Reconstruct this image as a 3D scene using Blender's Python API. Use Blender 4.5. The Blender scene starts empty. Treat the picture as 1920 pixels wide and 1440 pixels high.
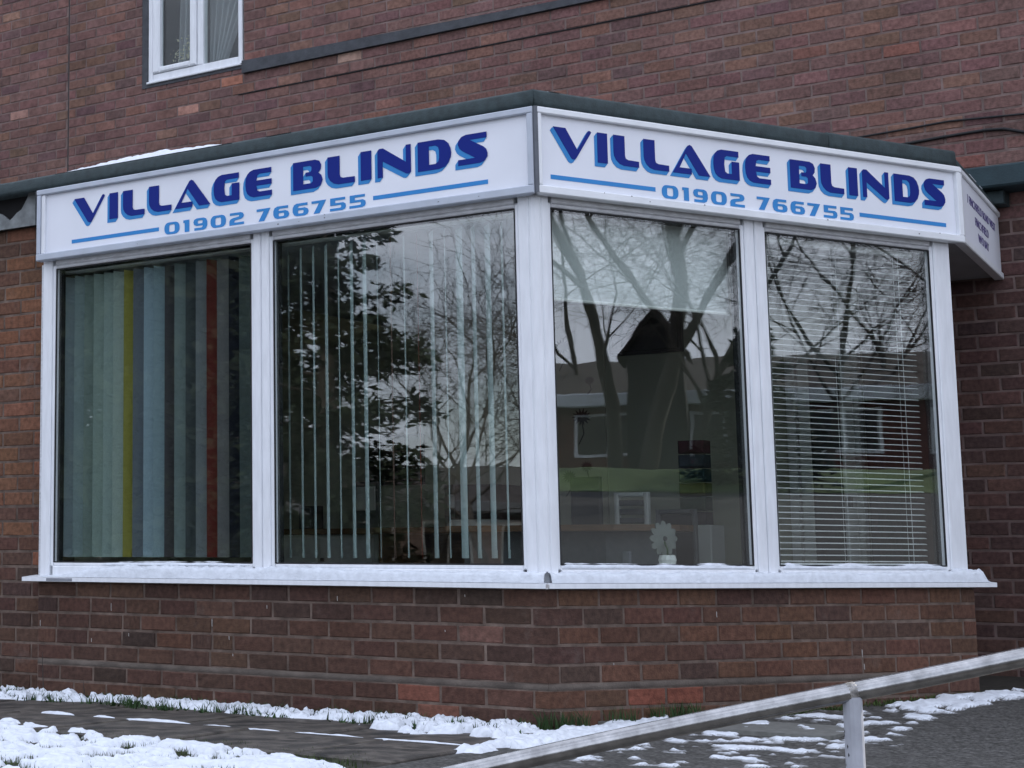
import bpy, bmesh, math, random
from mathutils import Vector, Matrix, noise
R = math.radians
random.seed(7)
scene = bpy.context.scene
col = scene.collection

# ------------------------------------------------------------------ camera
CAM = Vector((3.2005, -6.5009, 0.1072))
YAW, PITCH, ROLL = -0.6849, 0.1392, 0.0045
FPX, PCX, PCY = 3316.73, 248.98, 584.03
_fw = Vector((math.sin(YAW)*math.cos(PITCH), math.cos(YAW)*math.cos(PITCH), math.sin(PITCH)))
_rt = Vector((math.cos(YAW), -math.sin(YAW), 0)); _up = _rt.cross(_fw)
_r2 = _rt*math.cos(ROLL)+_up*math.sin(ROLL); _u2 = -_rt*math.sin(ROLL)+_up*math.cos(ROLL)
cd = bpy.data.cameras.new('camera'); cam = bpy.data.objects.new('camera', cd); col.objects.link(cam)
m3 = Matrix((_r2, _u2, -_fw)).transposed()
cam.matrix_world = Matrix.Translation(CAM) @ m3.to_4x4()
cd.sensor_fit = 'HORIZONTAL'; cd.sensor_width = 36; cd.lens = FPX/1920*36
cd.shift_x = (960-PCX)/1920; cd.shift_y = (PCY-720)/1920
cd.clip_start = .05; cd.clip_end = 600
scene.camera = cam
def px(P):                                   # used only to find which bricks show largest
    d = Vector(P)-CAM; z = d.dot(_fw)
    return (PCX+FPX*d.dot(_r2)/z, PCY-FPX*d.dot(_u2)/z, z)

# ------------------------------------------------------------------ sky, sun, exposure
SUN_AZ, SUN_EL = R(66), R(33)                 # sun azimuth measured from +X towards +Y
w = bpy.data.worlds.new('World'); scene.world = w; w.use_nodes = True
nt = w.node_tree; nt.nodes.clear()
out = nt.nodes.new('ShaderNodeOutputWorld'); bg = nt.nodes.new('ShaderNodeBackground')
sky = nt.nodes.new('ShaderNodeTexSky'); sky.sky_type = 'NISHITA'; sky.sun_disc = False
sky.sun_elevation = SUN_EL; sky.sun_rotation = R(90)-SUN_AZ
sky.air_density = 1.0; sky.dust_density = 1.5
tc = nt.nodes.new('ShaderNodeTexCoord')
mp = nt.nodes.new('ShaderNodeMapping'); mp.inputs['Scale'].default_value = (2.2, 2.2, 7.0)
nz = nt.nodes.new('ShaderNodeTexNoise'); nz.inputs['Scale'].default_value = 1.6; nz.inputs['Detail'].default_value = 6; nz.inputs['Roughness'].default_value = .55
rp = nt.nodes.new('ShaderNodeValToRGB'); rp.color_ramp.elements[0].position = .36; rp.color_ramp.elements[1].position = .54
rp.color_ramp.elements[0].color = (.25, .25, .25, 1); rp.color_ramp.elements[1].color = (1, 1, 1, 1)
mx = nt.nodes.new('ShaderNodeMix'); mx.data_type = 'RGBA'
mx.inputs[7].default_value = (11.2, 12.0, 14.2, 1)          # cloud
nt.links.new(tc.outputs['Generated'], mp.inputs['Vector']); nt.links.new(mp.outputs[0], nz.inputs['Vector'])
nt.links.new(nz.outputs['Fac'], rp.inputs[0]); nt.links.new(rp.outputs[0], mx.inputs[0])
nt.links.new(sky.outputs[0], mx.inputs[6]); nt.links.new(mx.outputs[2], bg.inputs[0])
bg.inputs[1].default_value = .10
nt.links.new(bg.outputs[0], out.inputs[0])
sl = bpy.data.lights.new('sun', 'SUN'); sl.energy = 4.5; sl.angle = R(1.0); sl.color = (1, .94, .84)
so = bpy.data.objects.new('sun', sl); col.objects.link(so)
sd = Vector((math.cos(SUN_EL)*math.cos(SUN_AZ), math.cos(SUN_EL)*math.sin(SUN_AZ), math.sin(SUN_EL)))
so.rotation_euler = (-sd).to_track_quat('-Z', 'Y').to_euler(); so.location = (20, 2, 20)
scene.view_settings.view_transform = 'Standard'; scene.view_settings.look = 'None'
scene.view_settings.gamma = 1; scene.view_settings.exposure = 0.60; scene.view_settings.use_curve_mapping = False

# ------------------------------------------------------------------ materials
def s2l(c):
    return tuple(((v/255)/12.92 if v/255 <= .04045 else ((v/255+.055)/1.055)**2.4) for v in c)
MATS = {}
def mat(name, base=None, rough=.7, var=.12, scale=30., bump=0., bscale=80., metal=0., spec=.4, src=None, stretch=None, ramp=None, weather=0.):
    if name in MATS: return MATS[name]
    m = bpy.data.materials.new(name); m.use_nodes = True; t = m.node_tree; N = t.nodes; Lk = t.links
    b = N['Principled BSDF']; b.inputs['Roughness'].default_value = rough; b.inputs['Metallic'].default_value = metal
    b.inputs['Specular IOR Level'].default_value = spec
    co = N.new('ShaderNodeTexCoord'); vec = co.outputs['Object']
    if stretch:
        mpn = N.new('ShaderNodeMapping'); mpn.inputs['Scale'].default_value = stretch; Lk.new(vec, mpn.inputs[0]); vec = mpn.outputs[0]
    n1 = N.new('ShaderNodeTexNoise'); n1.inputs['Scale'].default_value = scale; n1.inputs['Detail'].default_value = 5
    if src == 'obj':                          # offset the grain per object
        oi = N.new('ShaderNodeObjectInfo'); ad = N.new('ShaderNodeVectorMath'); ad.operation = 'ADD'
        sc = N.new('ShaderNodeVectorMath'); sc.operation = 'SCALE'; sc.inputs[3].default_value = 1.0
        cmb = N.new('ShaderNodeCombineXYZ'); ml = N.new('ShaderNodeMath'); ml.operation = 'MULTIPLY'; ml.inputs[1].default_value = 37.
        Lk.new(oi.outputs['Random'], ml.inputs[0]); Lk.new(ml.outputs[0], cmb.inputs[0]); Lk.new(ml.outputs[0], cmb.inputs[2])
        Lk.new(vec, ad.inputs[0]); Lk.new(cmb.outputs[0], ad.inputs[1]); vec = ad.outputs[0]
    Lk.new(vec, n1.inputs['Vector'])
    hs = N.new('ShaderNodeHueSaturation'); mr = N.new('ShaderNodeMapRange')
    mr.inputs[1].default_value = .3; mr.inputs[2].default_value = .7; mr.inputs[3].default_value = 1-var; mr.inputs[4].default_value = 1+var
    Lk.new(n1.outputs['Fac'], mr.inputs[0]); Lk.new(mr.outputs[0], hs.inputs['Value'])
    if src == 'obj':
        Lk.new(oi.outputs['Color'], hs.inputs['Color'])
    elif src == 'attr':
        at = N.new('ShaderNodeAttribute'); at.attribute_name = 'Col'; Lk.new(at.outputs['Color'], hs.inputs['Color'])
    elif ramp:
        cr = N.new('ShaderNodeValToRGB'); e = cr.color_ramp.elements
        e[0].position, e[0].color = ramp[0][0], (*ramp[0][1], 1); e[1].position, e[1].color = ramp[-1][0], (*ramp[-1][1], 1)
        for pp, cc in ramp[1:-1]:
            q = e.new(pp); q.color = (*cc, 1)
        n3 = N.new('ShaderNodeTexNoise'); n3.inputs['Scale'].default_value = scale*.33; n3.inputs['Detail'].default_value = 6; Lk.new(vec, n3.inputs['Vector'])
        Lk.new(n3.outputs['Fac'], cr.inputs[0]); Lk.new(cr.outputs[0], hs.inputs['Color'])
    else:
        hs.inputs['Color'].default_value = (*base, 1)
    if weather:
        ge = N.new('ShaderNodeNewGeometry'); nw = N.new('ShaderNodeTexNoise'); nw.inputs['Scale'].default_value = 1.7; nw.inputs['Detail'].default_value = 7; nw.inputs['Roughness'].default_value = .65
        Lk.new(ge.outputs['Position'], nw.inputs['Vector']); mw = N.new('ShaderNodeMapRange'); mw.inputs[1].default_value = .32; mw.inputs[2].default_value = .68; mw.inputs[3].default_value = 1-weather; mw.inputs[4].default_value = 1+weather
        Lk.new(nw.outputs['Fac'], mw.inputs[0]); h2_ = N.new('ShaderNodeHueSaturation'); Lk.new(mw.outputs[0], h2_.inputs['Value']); Lk.new(hs.outputs[0], h2_.inputs['Color'])
        ns = N.new('ShaderNodeTexNoise'); ns.inputs['Scale'].default_value = 4.5; ns.inputs['Detail'].default_value = 8; ns.inputs['Roughness'].default_value = .7; Lk.new(ge.outputs['Position'], ns.inputs['Vector'])
        ms = N.new('ShaderNodeMapRange'); ms.inputs[1].default_value = .60; ms.inputs[2].default_value = .78; ms.inputs[4].default_value = .35; Lk.new(ns.outputs['Fac'], ms.inputs[0])
        mxs_ = N.new('ShaderNodeMix'); mxs_.data_type = 'RGBA'; mxs_.inputs[7].default_value = (.20, .17, .155, 1); Lk.new(ms.outputs[0], mxs_.inputs[0]); Lk.new(h2_.outputs[0], mxs_.inputs[6])
        Lk.new(mxs_.outputs[2], b.inputs['Base Color'])
    else: Lk.new(hs.outputs[0], b.inputs['Base Color'])
    if bump:
        n2 = N.new('ShaderNodeTexNoise'); n2.inputs['Scale'].default_value = bscale; n2.inputs['Detail'].default_value = 4
        Lk.new(vec, n2.inputs['Vector']); bp = N.new('ShaderNodeBump'); bp.inputs['Strength'].default_value = bump; bp.inputs['Distance'].default_value = .004
        Lk.new(n2.outputs['Fac'], bp.inputs['Height']); Lk.new(bp.outputs[0], b.inputs['Normal'])
    MATS[name] = m; return m
def glass_mat(name, f0=.10, wav=.00035):
    m = bpy.data.materials.new(name); m.use_nodes = True; t = m.node_tree; N = t.nodes; Lk = t.links; N.clear()
    o = N.new('ShaderNodeOutputMaterial'); mxs = N.new('ShaderNodeMixShader'); tr = N.new('ShaderNodeBsdfTransparent'); gl = N.new('ShaderNodeBsdfGlossy')
    tr.inputs[0].default_value = (.93, .96, .95, 1); gl.inputs['Roughness'].default_value = 0.0; gl.inputs[0].default_value = (1, 1, 1, 1)
    g = N.new('ShaderNodeNewGeometry'); dp = N.new('ShaderNodeVectorMath'); dp.operation = 'DOT_PRODUCT'
    Lk.new(g.outputs['Incoming'], dp.inputs[0]); Lk.new(g.outputs['Normal'], dp.inputs[1])
    ab = N.new('ShaderNodeMath'); ab.operation = 'ABSOLUTE'; Lk.new(dp.outputs['Value'], ab.inputs[0])
    om = N.new('ShaderNodeMath'); om.operation = 'SUBTRACT'; om.inputs[0].default_value = 1; Lk.new(ab.outputs[0], om.inputs[1])
    pw = N.new('ShaderNodeMath'); pw.operation = 'POWER'; pw.inputs[1].default_value = 5; Lk.new(om.outputs[0], pw.inputs[0])
    ma = N.new('ShaderNodeMath'); ma.operation = 'MULTIPLY_ADD'; ma.inputs[1].default_value = 1-f0; ma.inputs[2].default_value = f0; Lk.new(pw.outputs[0], ma.inputs[0])
    Lk.new(ma.outputs[0], mxs.inputs[0]); Lk.new(tr.outputs[0], mxs.inputs[1]); Lk.new(gl.outputs[0], mxs.inputs[2])
    co = N.new('ShaderNodeTexCoord'); n2 = N.new('ShaderNodeTexNoise'); n2.inputs['Scale'].default_value = 3.2; n2.inputs['Detail'].default_value = 1.5
    bp = N.new('ShaderNodeBump'); bp.inputs['Strength'].default_value = 1; bp.inputs['Distance'].default_value = wav
    Lk.new(co.outputs['Object'], n2.inputs['Vector']); Lk.new(n2.outputs['Fac'], bp.inputs['Height']); Lk.new(bp.outputs[0], gl.inputs['Normal'])
    Lk.new(mxs.outputs[0], o.inputs[0]); MATS[name] = m; return m
def cloth_mat(name, color, transl=.35, alpha=1.0):
    m = bpy.data.materials.new(name); m.use_nodes = True; t = m.node_tree; N = t.nodes; Lk = t.links; N.clear()
    o = N.new('ShaderNodeOutputMaterial'); d = N.new('ShaderNodeBsdfDiffuse'); tl = N.new('ShaderNodeBsdfTranslucent'); mx1 = N.new('ShaderNodeMixShader')
    mx1.inputs[0].default_value = transl
    if color is None:
        oi = N.new('ShaderNodeObjectInfo'); csrc = oi.outputs['Color']
        co = N.new('ShaderNodeTexCoord'); n2 = N.new('ShaderNodeTexNoise'); n2.inputs['Scale'].default_value = 160; Lk.new(co.outputs['Object'], n2.inputs['Vector'])
        hs = N.new('ShaderNodeHueSaturation'); mr = N.new('ShaderNodeMapRange'); mr.inputs[3].default_value = .8; mr.inputs[4].default_value = 1.2
        Lk.new(n2.outputs['Fac'], mr.inputs[0]); Lk.new(mr.outputs[0], hs.inputs['Value']); Lk.new(csrc, hs.inputs['Color']); csrc = hs.outputs[0]
        Lk.new(csrc, d.inputs[0]); Lk.new(csrc, tl.inputs[0])
    else:
        d.inputs[0].default_value = (*color, 1); tl.inputs[0].default_value = (*color, 1)
    Lk.new(d.outputs[0], mx1.inputs[1]); Lk.new(tl.outputs[0], mx1.inputs[2])
    if alpha < 1:
        tr = N.new('ShaderNodeBsdfTransparent'); mx2 = N.new('ShaderNodeMixShader'); mx2.inputs[0].default_value = alpha
        Lk.new(tr.outputs[0], mx2.inputs[1]); Lk.new(mx1.outputs[0], mx2.inputs[2]); Lk.new(mx2.outputs[0], o.inputs[0])
    else: Lk.new(mx1.outputs[0], o.inputs[0])
    MATS[name] = m; return m

M_BRICK = mat('brick', rough=.88, var=.30, scale=42, bump=.75, bscale=140, src='obj', spec=.2, weather=.16)
M_BRICKS = mat('brick_far', rough=.88, var=.26, scale=30, bump=.6, bscale=120, src='attr', spec=.2, weather=.14)
M_MORTAR = mat('mortar', (.128, .096, .080), .95, .35, 18, .8, 200, spec=.1, weather=.25)
M_MORTAR2 = mat('mortar_wall', (.168, .122, .112), .95, .28, 14, .6, 200, spec=.1, weather=.2)
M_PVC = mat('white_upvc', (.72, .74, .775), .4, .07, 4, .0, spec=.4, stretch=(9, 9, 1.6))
M_PVCSHADE = mat('shade_grey_upvc', (.56, .57, .59), .5, .16, 7, stretch=(3, 3, 9))  # head rails: shade under the sign boards painted into the white; sealant shares it
M_PANEL = mat('sign_panel', (.74, .76, .82), .4, .04, 3, spec=.25)
M_ALU = mat('sign_frame', (.44, .48, .55), .45, .07, 12, spec=.4)
M_ALUW = mat('sign_frame_white', (.74, .76, .79), .42, .05, 10, spec=.4)
M_NAVY = mat('navy_vinyl', (.008, .021, .20), .5, .05, 5, spec=.12)
M_SKYB = mat('light_blue_vinyl', (.045, .235, .55), .5, .06, 5, spec=.12)
M_PURP = mat('purple_lettering', (.09, .07, .20), .4)
M_FELT = mat('roof_felt', (.030, .046, .050), .75, .25, 25, .5, 150)
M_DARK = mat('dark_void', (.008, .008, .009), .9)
M_BOARD = mat('weathered_board', (.20, .215, .22), .9, .35, 14, .6, 60)
M_CONC = mat('grey_render', (.062, .066, .075), .9, .2, 20, .5, 100)
M_SEAL = mat('black_gasket', (.012, .012, .014), .6)
M_GLASS = glass_mat('window_glass')
M_GLASS2 = glass_mat('upper_window_glass', .025)
M_SLUSH = mat('slushy_snow', None, .6, .10, 30, .9, 90, spec=.15, src='attr')
M_SNOW = mat('snow', (.64, .675, .73), .7, .10, 30, .9, 90, spec=.1)
M_SLAB = mat('paving_slab', None, .62, .3, 22, .7, 150, ramp=[(.36, (.018, .016, .014)), (.45, (.050, .043, .037)), (.55, (.090, .078, .066)), (.64, (.042, .037, .032))])
M_ASPH = mat('asphalt', None, .8, .85, 75, 1.0, 140, ramp=[(.30, (.030, .029, .025)), (.5, (.062, .060, .056)), (.7, (.084, .081, .077))])
M_SOIL = mat('soil', (.030, .026, .020), .95, .5, 25, .9, 60)
M_GRASS = mat('grass_blades', (.050, .075, .022), .7, .4, 6, spec=.2)
M_WEED = mat('green_weeds', (.030, .062, .020), .7, .4, 9, spec=.2)
M_GALV = mat('galvanised_steel', (.33, .33, .335), .22, .28, 26, .12, 70, metal=.95)
M_POST = mat('grey_painted_steel', (.36, .375, .42), .5, .12, 16, .2, 60)
M_CABLE = mat('black_cable', (.010, .010, .012), .6)
M_CANOPY = mat('dark_green_felt', (.020, .038, .046), .8, .2, 14, .4, 90)
M_FABRIC = cloth_mat('blind_fabric', None, .25)
M_ROLLER = cloth_mat('roller_fabric', (.72, .74, .73), .35)
M_NET = cloth_mat('net_curtain', (.55, .57, .60), .4, .55)
M_SLAT = mat('blind_slat', (.76, .76, .77), .45, .05, 8)
M_IWALL = mat('shop_wall_paint', (.46, .46, .37), .8, .06, 3)
M_ICEIL = mat('ceiling_paint', (.50, .50, .48), .85, .05, 3)
M_IFLOOR = mat('shop_carpet', (.14, .14, .13), .95, .2, 30)
M_WOOD = mat('desk_wood', (.16, .085, .04), .5, .25, 8, stretch=(1, 1, 8))
M_WHITEF = mat('white_furniture', (.68, .68, .65), .5, .05, 4)
M_BLACK = mat('black_plastic', (.012, .012, .014), .4)
M_GREYP = mat('grey_plastic', (.10, .105, .11), .5)
M_BARK = mat('bark', (.045, .038, .033), .9, .4, 14, .8, 40)
M_NEEDLE = mat('evergreen_needles', (.009, .017, .007), .8, .6, 2)
M_ROOFT = mat('roof_tiles', (.035, .028, .027), .8, .25, 6)
M_RBRICK = mat('red_house_brick', (.10, .032, .026), .9, .3, 9)
M_BGRASS = mat('lawn_grass', (.062, .105, .034), .9, .35, .8)
M_ROAD = mat('road_asphalt', (.028, .028, .031), .9, .3, 1.2)
def emis(name, c, s):
    m = bpy.data.materials.new(name); m.use_nodes = True; b = m.node_tree.nodes['Principled BSDF']
    b.inputs['Base Color'].default_value = (*c, 1); b.inputs['Emission Color'].default_value = (*c, 1); b.inputs['Emission Strength'].default_value = s
    return m
M_LAMP = emis('lit_lamp', (1, .86, .6), 14.0)

# ------------------------------------------------------------------ helpers
WL = {}
def wl(o): return WL.get(o.name, Vector((0, 0, 0))) if o else Vector((0, 0, 0))
def link(o, parent, loc):
    col.objects.link(o); loc = Vector(loc)
    if parent: o.parent = parent
    o.location = loc-wl(parent); WL[o.name] = loc; return o
def tag(o, label=None, cat=None, group=None, kind=None):
    if label: o['label'] = label
    if cat: o['category'] = cat
    if group: o['group'] = group
    if kind: o['kind'] = kind
    return o
def thing(name, loc, label, cat, group=None, parent=None):
    o = bpy.data.objects.new(name, None); o.empty_display_size = .1; link(o, parent, loc)
    return tag(o, label, cat, group)
class F:                                     # a wall plane: s along, o outward, z up
    def __init__(s, org, ang):
        s.org = Vector(org); s.ang = ang; s.d = Vector((math.cos(ang), math.sin(ang), 0)); s.n = Vector((math.sin(ang), -math.cos(ang), 0))
    def p(s, a, o, z): return s.org+s.d*a+s.n*o+Vector((0, 0, z))
T = 1.1383; LENL, LENR = 2.7035, 2.4446
FL = F((0, 0, 0), 0); FR = F((0, 0, 0), T)
YW = 3.5; FW = F((0, YW, 0), 0)
PE = FR.p(LENR, 0, 0); RETA = 1.6737; FT = F(PE, RETA)
class MB:
    def __init__(s): s.v = []; s.f = []; s.c = []
    def add(s, vs, fs, c=None):
        k = len(s.v); s.v += [tuple(v) for v in vs]; s.f += [tuple(i+k for i in f) for f in fs]
        if c is not None: s.c += [c]*len(fs)
    def box(s, fr, a0, a1, o0, o1, z0, z1, ch=0., c=None):
        """box in frame fr; ch chamfers the four edges of the outward face"""
        P = fr.p
        if ch <= 0:
            vs = [P(a, o, z) for o in (o0, o1) for z in (z0, z1) for a in (a0, a1)]
            s.add(vs, [(0, 2, 3, 1), (4, 5, 7, 6), (0, 1, 5, 4), (2, 6, 7, 3), (0, 4, 6, 2), (1, 3, 7, 5)], c)
        else:
            om = o1-ch
            vs = [P(a, o0, z) for z in (z0, z1) for a in (a0, a1)]+[P(a, om, z) for z in (z0, z1) for a in (a0, a1)]
            vs += [P(a, o1, z) for z in (z0+ch, z1-ch) for a in (a0+ch, a1-ch)]
            q = lambda b, t: [(b, b+1, t+1, t), (b+1, b+3, t+3, t+1), (b+3, b+2, t+2, t+3), (b+2, b, t, t+2)]
            s.add(vs, [(0, 2, 3, 1)]+q(0, 4)+q(4, 8)+[(8, 9, 11, 10)], c)
    def prism(s, pts, z0, z1, c=None):
        n = len(pts); vs = [(x, y, z0) for x, y in pts]+[(x, y, z1) for x, y in pts]
        s.add(vs, [tuple(range(n-1, -1, -1)), tuple(range(n, 2*n))]+[(i, (i+1) % n, n+(i+1) % n, n+i) for i in range(n)], c)
    def tube(s, pts, rads, n=8, cap=True):
        k = len(s.v); pts = [Vector(p) for p in pts]
        for i, p in enumerate(pts):
            d = (pts[min(i+1, len(pts)-1)]-pts[max(i-1, 0)]).normalized()
            a = d.orthogonal().normalized() if abs(d.z) > .9 else d.cross(Vector((0, 0, 1))).normalized()
            b = d.cross(a)
            r = rads[i] if isinstance(rads, (list, tuple)) else rads
            for j in range(n):
                t = 2*math.pi*j/n; s.v.append(tuple(p+a*(r*math.cos(t))+b*(r*math.sin(t))))
        for i in range(len(pts)-1):
            for j in range(n):
                s.f.append((k+i*n+j, k+i*n+(j+1) % n, k+(i+1)*n+(j+1) % n, k+(i+1)*n+j))
        if cap: s.f.append(tuple(k+j for j in range(n))); s.f.append(tuple(k+(len(pts)-1)*n+j for j in range(n-1, -1, -1)))
    def build(s, name, m, parent=None, smooth=False, org=None):
        if org is None:
            lo = [min(v[i] for v in s.v) for i in range(3)]; hi = [max(v[i] for v in s.v) for i in range(3)]
            org = Vector(((lo[0]+hi[0])/2, (lo[1]+hi[1])/2, lo[2]))
        org = Vector(org)
        me = bpy.data.meshes.new(name); me.from_pydata([tuple(Vector(v)-org) for v in s.v], [], s.f)
        bm = bmesh.new(); bm.from_mesh(me); bmesh.ops.recalc_face_normals(bm, faces=bm.faces); bm.to_mesh(me); bm.free()
        me.materials.append(m)
        if s.c:
            ca = me.color_attributes.new('Col', 'FLOAT_COLOR', 'CORNER')
            for p, c in zip(me.polygons, s.c):
                for li in p.loop_indices: ca.data[li].color = (*c, 1)
        if smooth: me.polygons.foreach_set('use_smooth', [True]*len(me.polygons))
        o = bpy.data.objects.new(name, me); return link(o, parent, org)
def obj(name, me, parent, loc, rz=0, color=None):
    o = bpy.data.objects.new(name, me); link(o, parent, loc); o.rotation_euler.z = rz
    if color: o.color = (*color, 1)
    return o
def lerp(a, b, t): return a+(b-a)*t
def sm(a, b, x):
    t = max(0, min(1, (x-a)/(b-a))); return t*t*(3-2*t)
def nz3(x, y, z=0): return noise.noise(Vector((x, y, z)))
def fbm(x, y, z=0): return .6*nz3(x, y, z)+.3*nz3(2.1*x, 2.1*y, z+3)+.15*nz3(4.3*x, 4.3*y, z+7)

# ------------------------------------------------------------------ ground
def g(x, y):
    z = -.555+.034*max(0, min(2.6, y))*sm(-1.5, .6, x)
    wv = (x-3.2)*-.6+(y+6.5)*.8
    z -= .55*sm(5.25, 3.9, wv)*sm(16, 9, math.hypot(x, y))
    z += 1.85*sm(7, 26, x)+.5*sm(26, 60, x)+.42*sm(23.4, 25.4, x)
    return z
def grid(name, xs, ys, fz, m, keep=None, parent=None):
    mb = MB(); idx = {}
    for j, y in enumerate(ys):
        for i, x in enumerate(xs): mb.v.append((x, y, fz(x, y)))
    n = len(xs)
    for j in range(len(ys)-1):
        for i in range(n-1):
            if keep is None or keep((xs[i]+xs[i+1])/2, (ys[j]+ys[j+1])/2): mb.f.append((j*n+i, j*n+i+1, (j+1)*n+i+1, (j+1)*n+i))
    return mb.build(name, m, parent, True)
def axis(lo, hi, fine0, fine1, st):
    a = [fine0+st*i for i in range(int((fine1-fine0)/st)+1)]
    x, d = fine0, st
    while x > lo: d *= 1.35; x -= d; a.insert(0, x)
    x, d = fine1, st
    while x < hi: d *= 1.35; x += d; a.append(x)
    return a
ground = tag(grid('ground', axis(-160, 160, -5, 5, .25), axis(-160, 160, -5, 5, .25), g, M_SOIL), kind='structure')
path = grid('path', [.16+.12*i for i in range(30)], [-3.5+.12*i for i in range(61)], lambda x, y: g(x, y)+.012, M_ASPH,
            keep=lambda x, y: y < YW-.05 and (x-.0)*math.sin(T)-y*math.cos(T) > .16 and x > .22-.12*sm(-1, -.3, y))
tag(path, kind='structure')
road = grid('road', [6+.6*i for i in range(30)], axis(-90, 90, -10, 10, 2), lambda x, y: g(x, y)+.01, M_ROAD); tag(road, kind='structure')
bank = grid('grass_bank', [23.4+.25*i for i in range(34)], axis(-60, 80, -10, 30, 2), lambda x, y: g(x, y)+.02, M_BGRASS); tag(bank, kind='structure')

# paving slabs along the window, each its own piece
pav = MB(); pav.box(F((0, 0, 0), 0), -3.9, .12, .12, 1.42, -.60, -.566)
pavement = tag(pav.build('pavement', M_SOIL), kind='structure')
def slab(a0, a1, b0, b1, dz):
    mb = MB(); j = .007; rnd = lambda: random.uniform(-.004, .004)
    P = [(a0+j, -b1+j), (a1-j, -b1+j), (a1-j, -b0-j), (a0+j, -b0-j)]
    top = [(x+(.006 if k in (0, 3) else -.006), y+(.006 if k < 2 else -.006), g(x, y)+.016+dz+rnd()) for k, (x, y) in enumerate(P)]
    mid = [(x, y, g(x, y)+.010+dz) for x, y in P]; bot = [(x, y, -.575) for x, y in P]
    mb.add(bot+mid+top, [(3, 2, 1, 0)]+[(i, (i+1) % 4, 4+(i+1) % 4, 4+i) for i in range(4)]+[(4+i, 4+(i+1) % 4, 8+(i+1) % 4, 8+i) for i in range(4)]+[(8, 9, 10, 11)])
    mb.build('slab', M_SLAB, pavement)
for k in range(6): slab(-3.85+.66*k, -3.19+.66*k, .16, .80, random.uniform(-.003, .003))
for k in range(6): slab(-3.85+.6*k, -3.25+.6*k, .80, 1.40, random.uniform(-.003, .003))
slab(-.25, .13, .80, 1.40, 0)

# ------------------------------------------------------------------ bricks
C, B = .075, .2079; JT = .011
def brick_mesh(L, H=C-JT, D=.07, seed=0):
    rng = random.Random(seed); bm = bmesh.new()
    e = .004; q = lambda a: a+rng.uniform(-.0018, .0018)
    # front face (towards -y) slightly uneven, with chipped arris
    pts = []
    for (x, z) in ((-1, -1), (1, -1), (1, 1), (-1, 1)): pts.append((x*L/2, D, z*H/2))
    for (x, z) in ((-1, -1), (1, -1), (1, 1), (-1, 1)): pts.append((q(x*L/2), e, q(z*H/2)))
    fx = [-1, -.33, .33, 1]
    lo = [(q(x*(L/2-e)), rng.uniform(-.0015, .0015), q(-H/2+e)) for x in fx]; hi = [(q(x*(L/2-e)), rng.uniform(-.0015, .0015), q(H/2-e)) for x in fx]
    mid = [(q(x*(L/2-e)), rng.uniform(-.0022, .0012), q(0)) for x in fx]
    vs = [bm.verts.new(p) for p in pts+lo+mid+hi]
    def f(*i): bm.faces.new([vs[k] for k in i])
    f(0, 1, 5, 4); f(1, 2, 6, 5); f(2, 3, 7, 6); f(3, 0, 4, 7)
    for k in range(3): f(8+k, 9+k, 13+k, 12+k); f(12+k, 13+k, 17+k, 16+k)
    f(4, 5, 11, 10, 9, 8); f(6, 7, 16, 17, 18, 19); f(5, 6, 19, 15, 11); f(7, 4, 8, 12, 16)
    bmesh.ops.recalc_face_normals(bm, faces=bm.faces)
    me = bpy.data.meshes.new('brick'); bm.to_mesh(me); bm.free(); me.materials.append(M_BRICK); return me
BM = [brick_mesh(B-JT, seed=i) for i in range(6)]
def brick_col(rng, pal):
    c = rng.choices([p[0] for p in pal], [p[1] for p in pal])[0]; k = rng.uniform(.90, 1.11)
    return tuple(max(.004, v*k*rng.uniform(.95, 1.05)) for v in c)
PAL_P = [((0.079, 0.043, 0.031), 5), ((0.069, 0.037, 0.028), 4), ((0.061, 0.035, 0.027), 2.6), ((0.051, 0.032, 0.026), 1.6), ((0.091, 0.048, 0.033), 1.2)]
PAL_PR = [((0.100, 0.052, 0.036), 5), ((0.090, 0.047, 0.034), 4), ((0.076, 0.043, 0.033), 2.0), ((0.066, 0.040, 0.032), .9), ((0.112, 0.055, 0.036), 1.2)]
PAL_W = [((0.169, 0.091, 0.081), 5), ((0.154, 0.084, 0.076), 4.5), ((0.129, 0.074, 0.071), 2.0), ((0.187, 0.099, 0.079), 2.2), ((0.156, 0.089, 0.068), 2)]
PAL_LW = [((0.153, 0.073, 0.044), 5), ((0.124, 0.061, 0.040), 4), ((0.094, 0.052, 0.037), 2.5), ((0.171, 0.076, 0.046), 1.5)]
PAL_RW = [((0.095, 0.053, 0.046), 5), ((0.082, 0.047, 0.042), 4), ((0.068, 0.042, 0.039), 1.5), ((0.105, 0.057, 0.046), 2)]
rngb = random.Random(3)
def put_brick(parent, fr, a0, a1, zc, colr, off=0.):
    L = a1-a0-JT; me = BM[rngb.randrange(6)]
    o = bpy.data.objects.new('brick', me); link(o, parent, fr.p((a0+a1)/2, off+rngb.uniform(-.0012, .0012), zc))
    o.rotation_euler = (rngb.uniform(-.006, .006), 0, fr.ang+rngb.uniform(-.004, .004)); o.scale = (L/(B-JT), 1, 1)
    o.color = (*colr, 1); return o

# ================================================================== the shop
shop = thing('shop', (-1.2, 1.5, -.55), 'single-storey brick shop with a white angled bay of windows and flat felt roof', 'shop')
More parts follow.
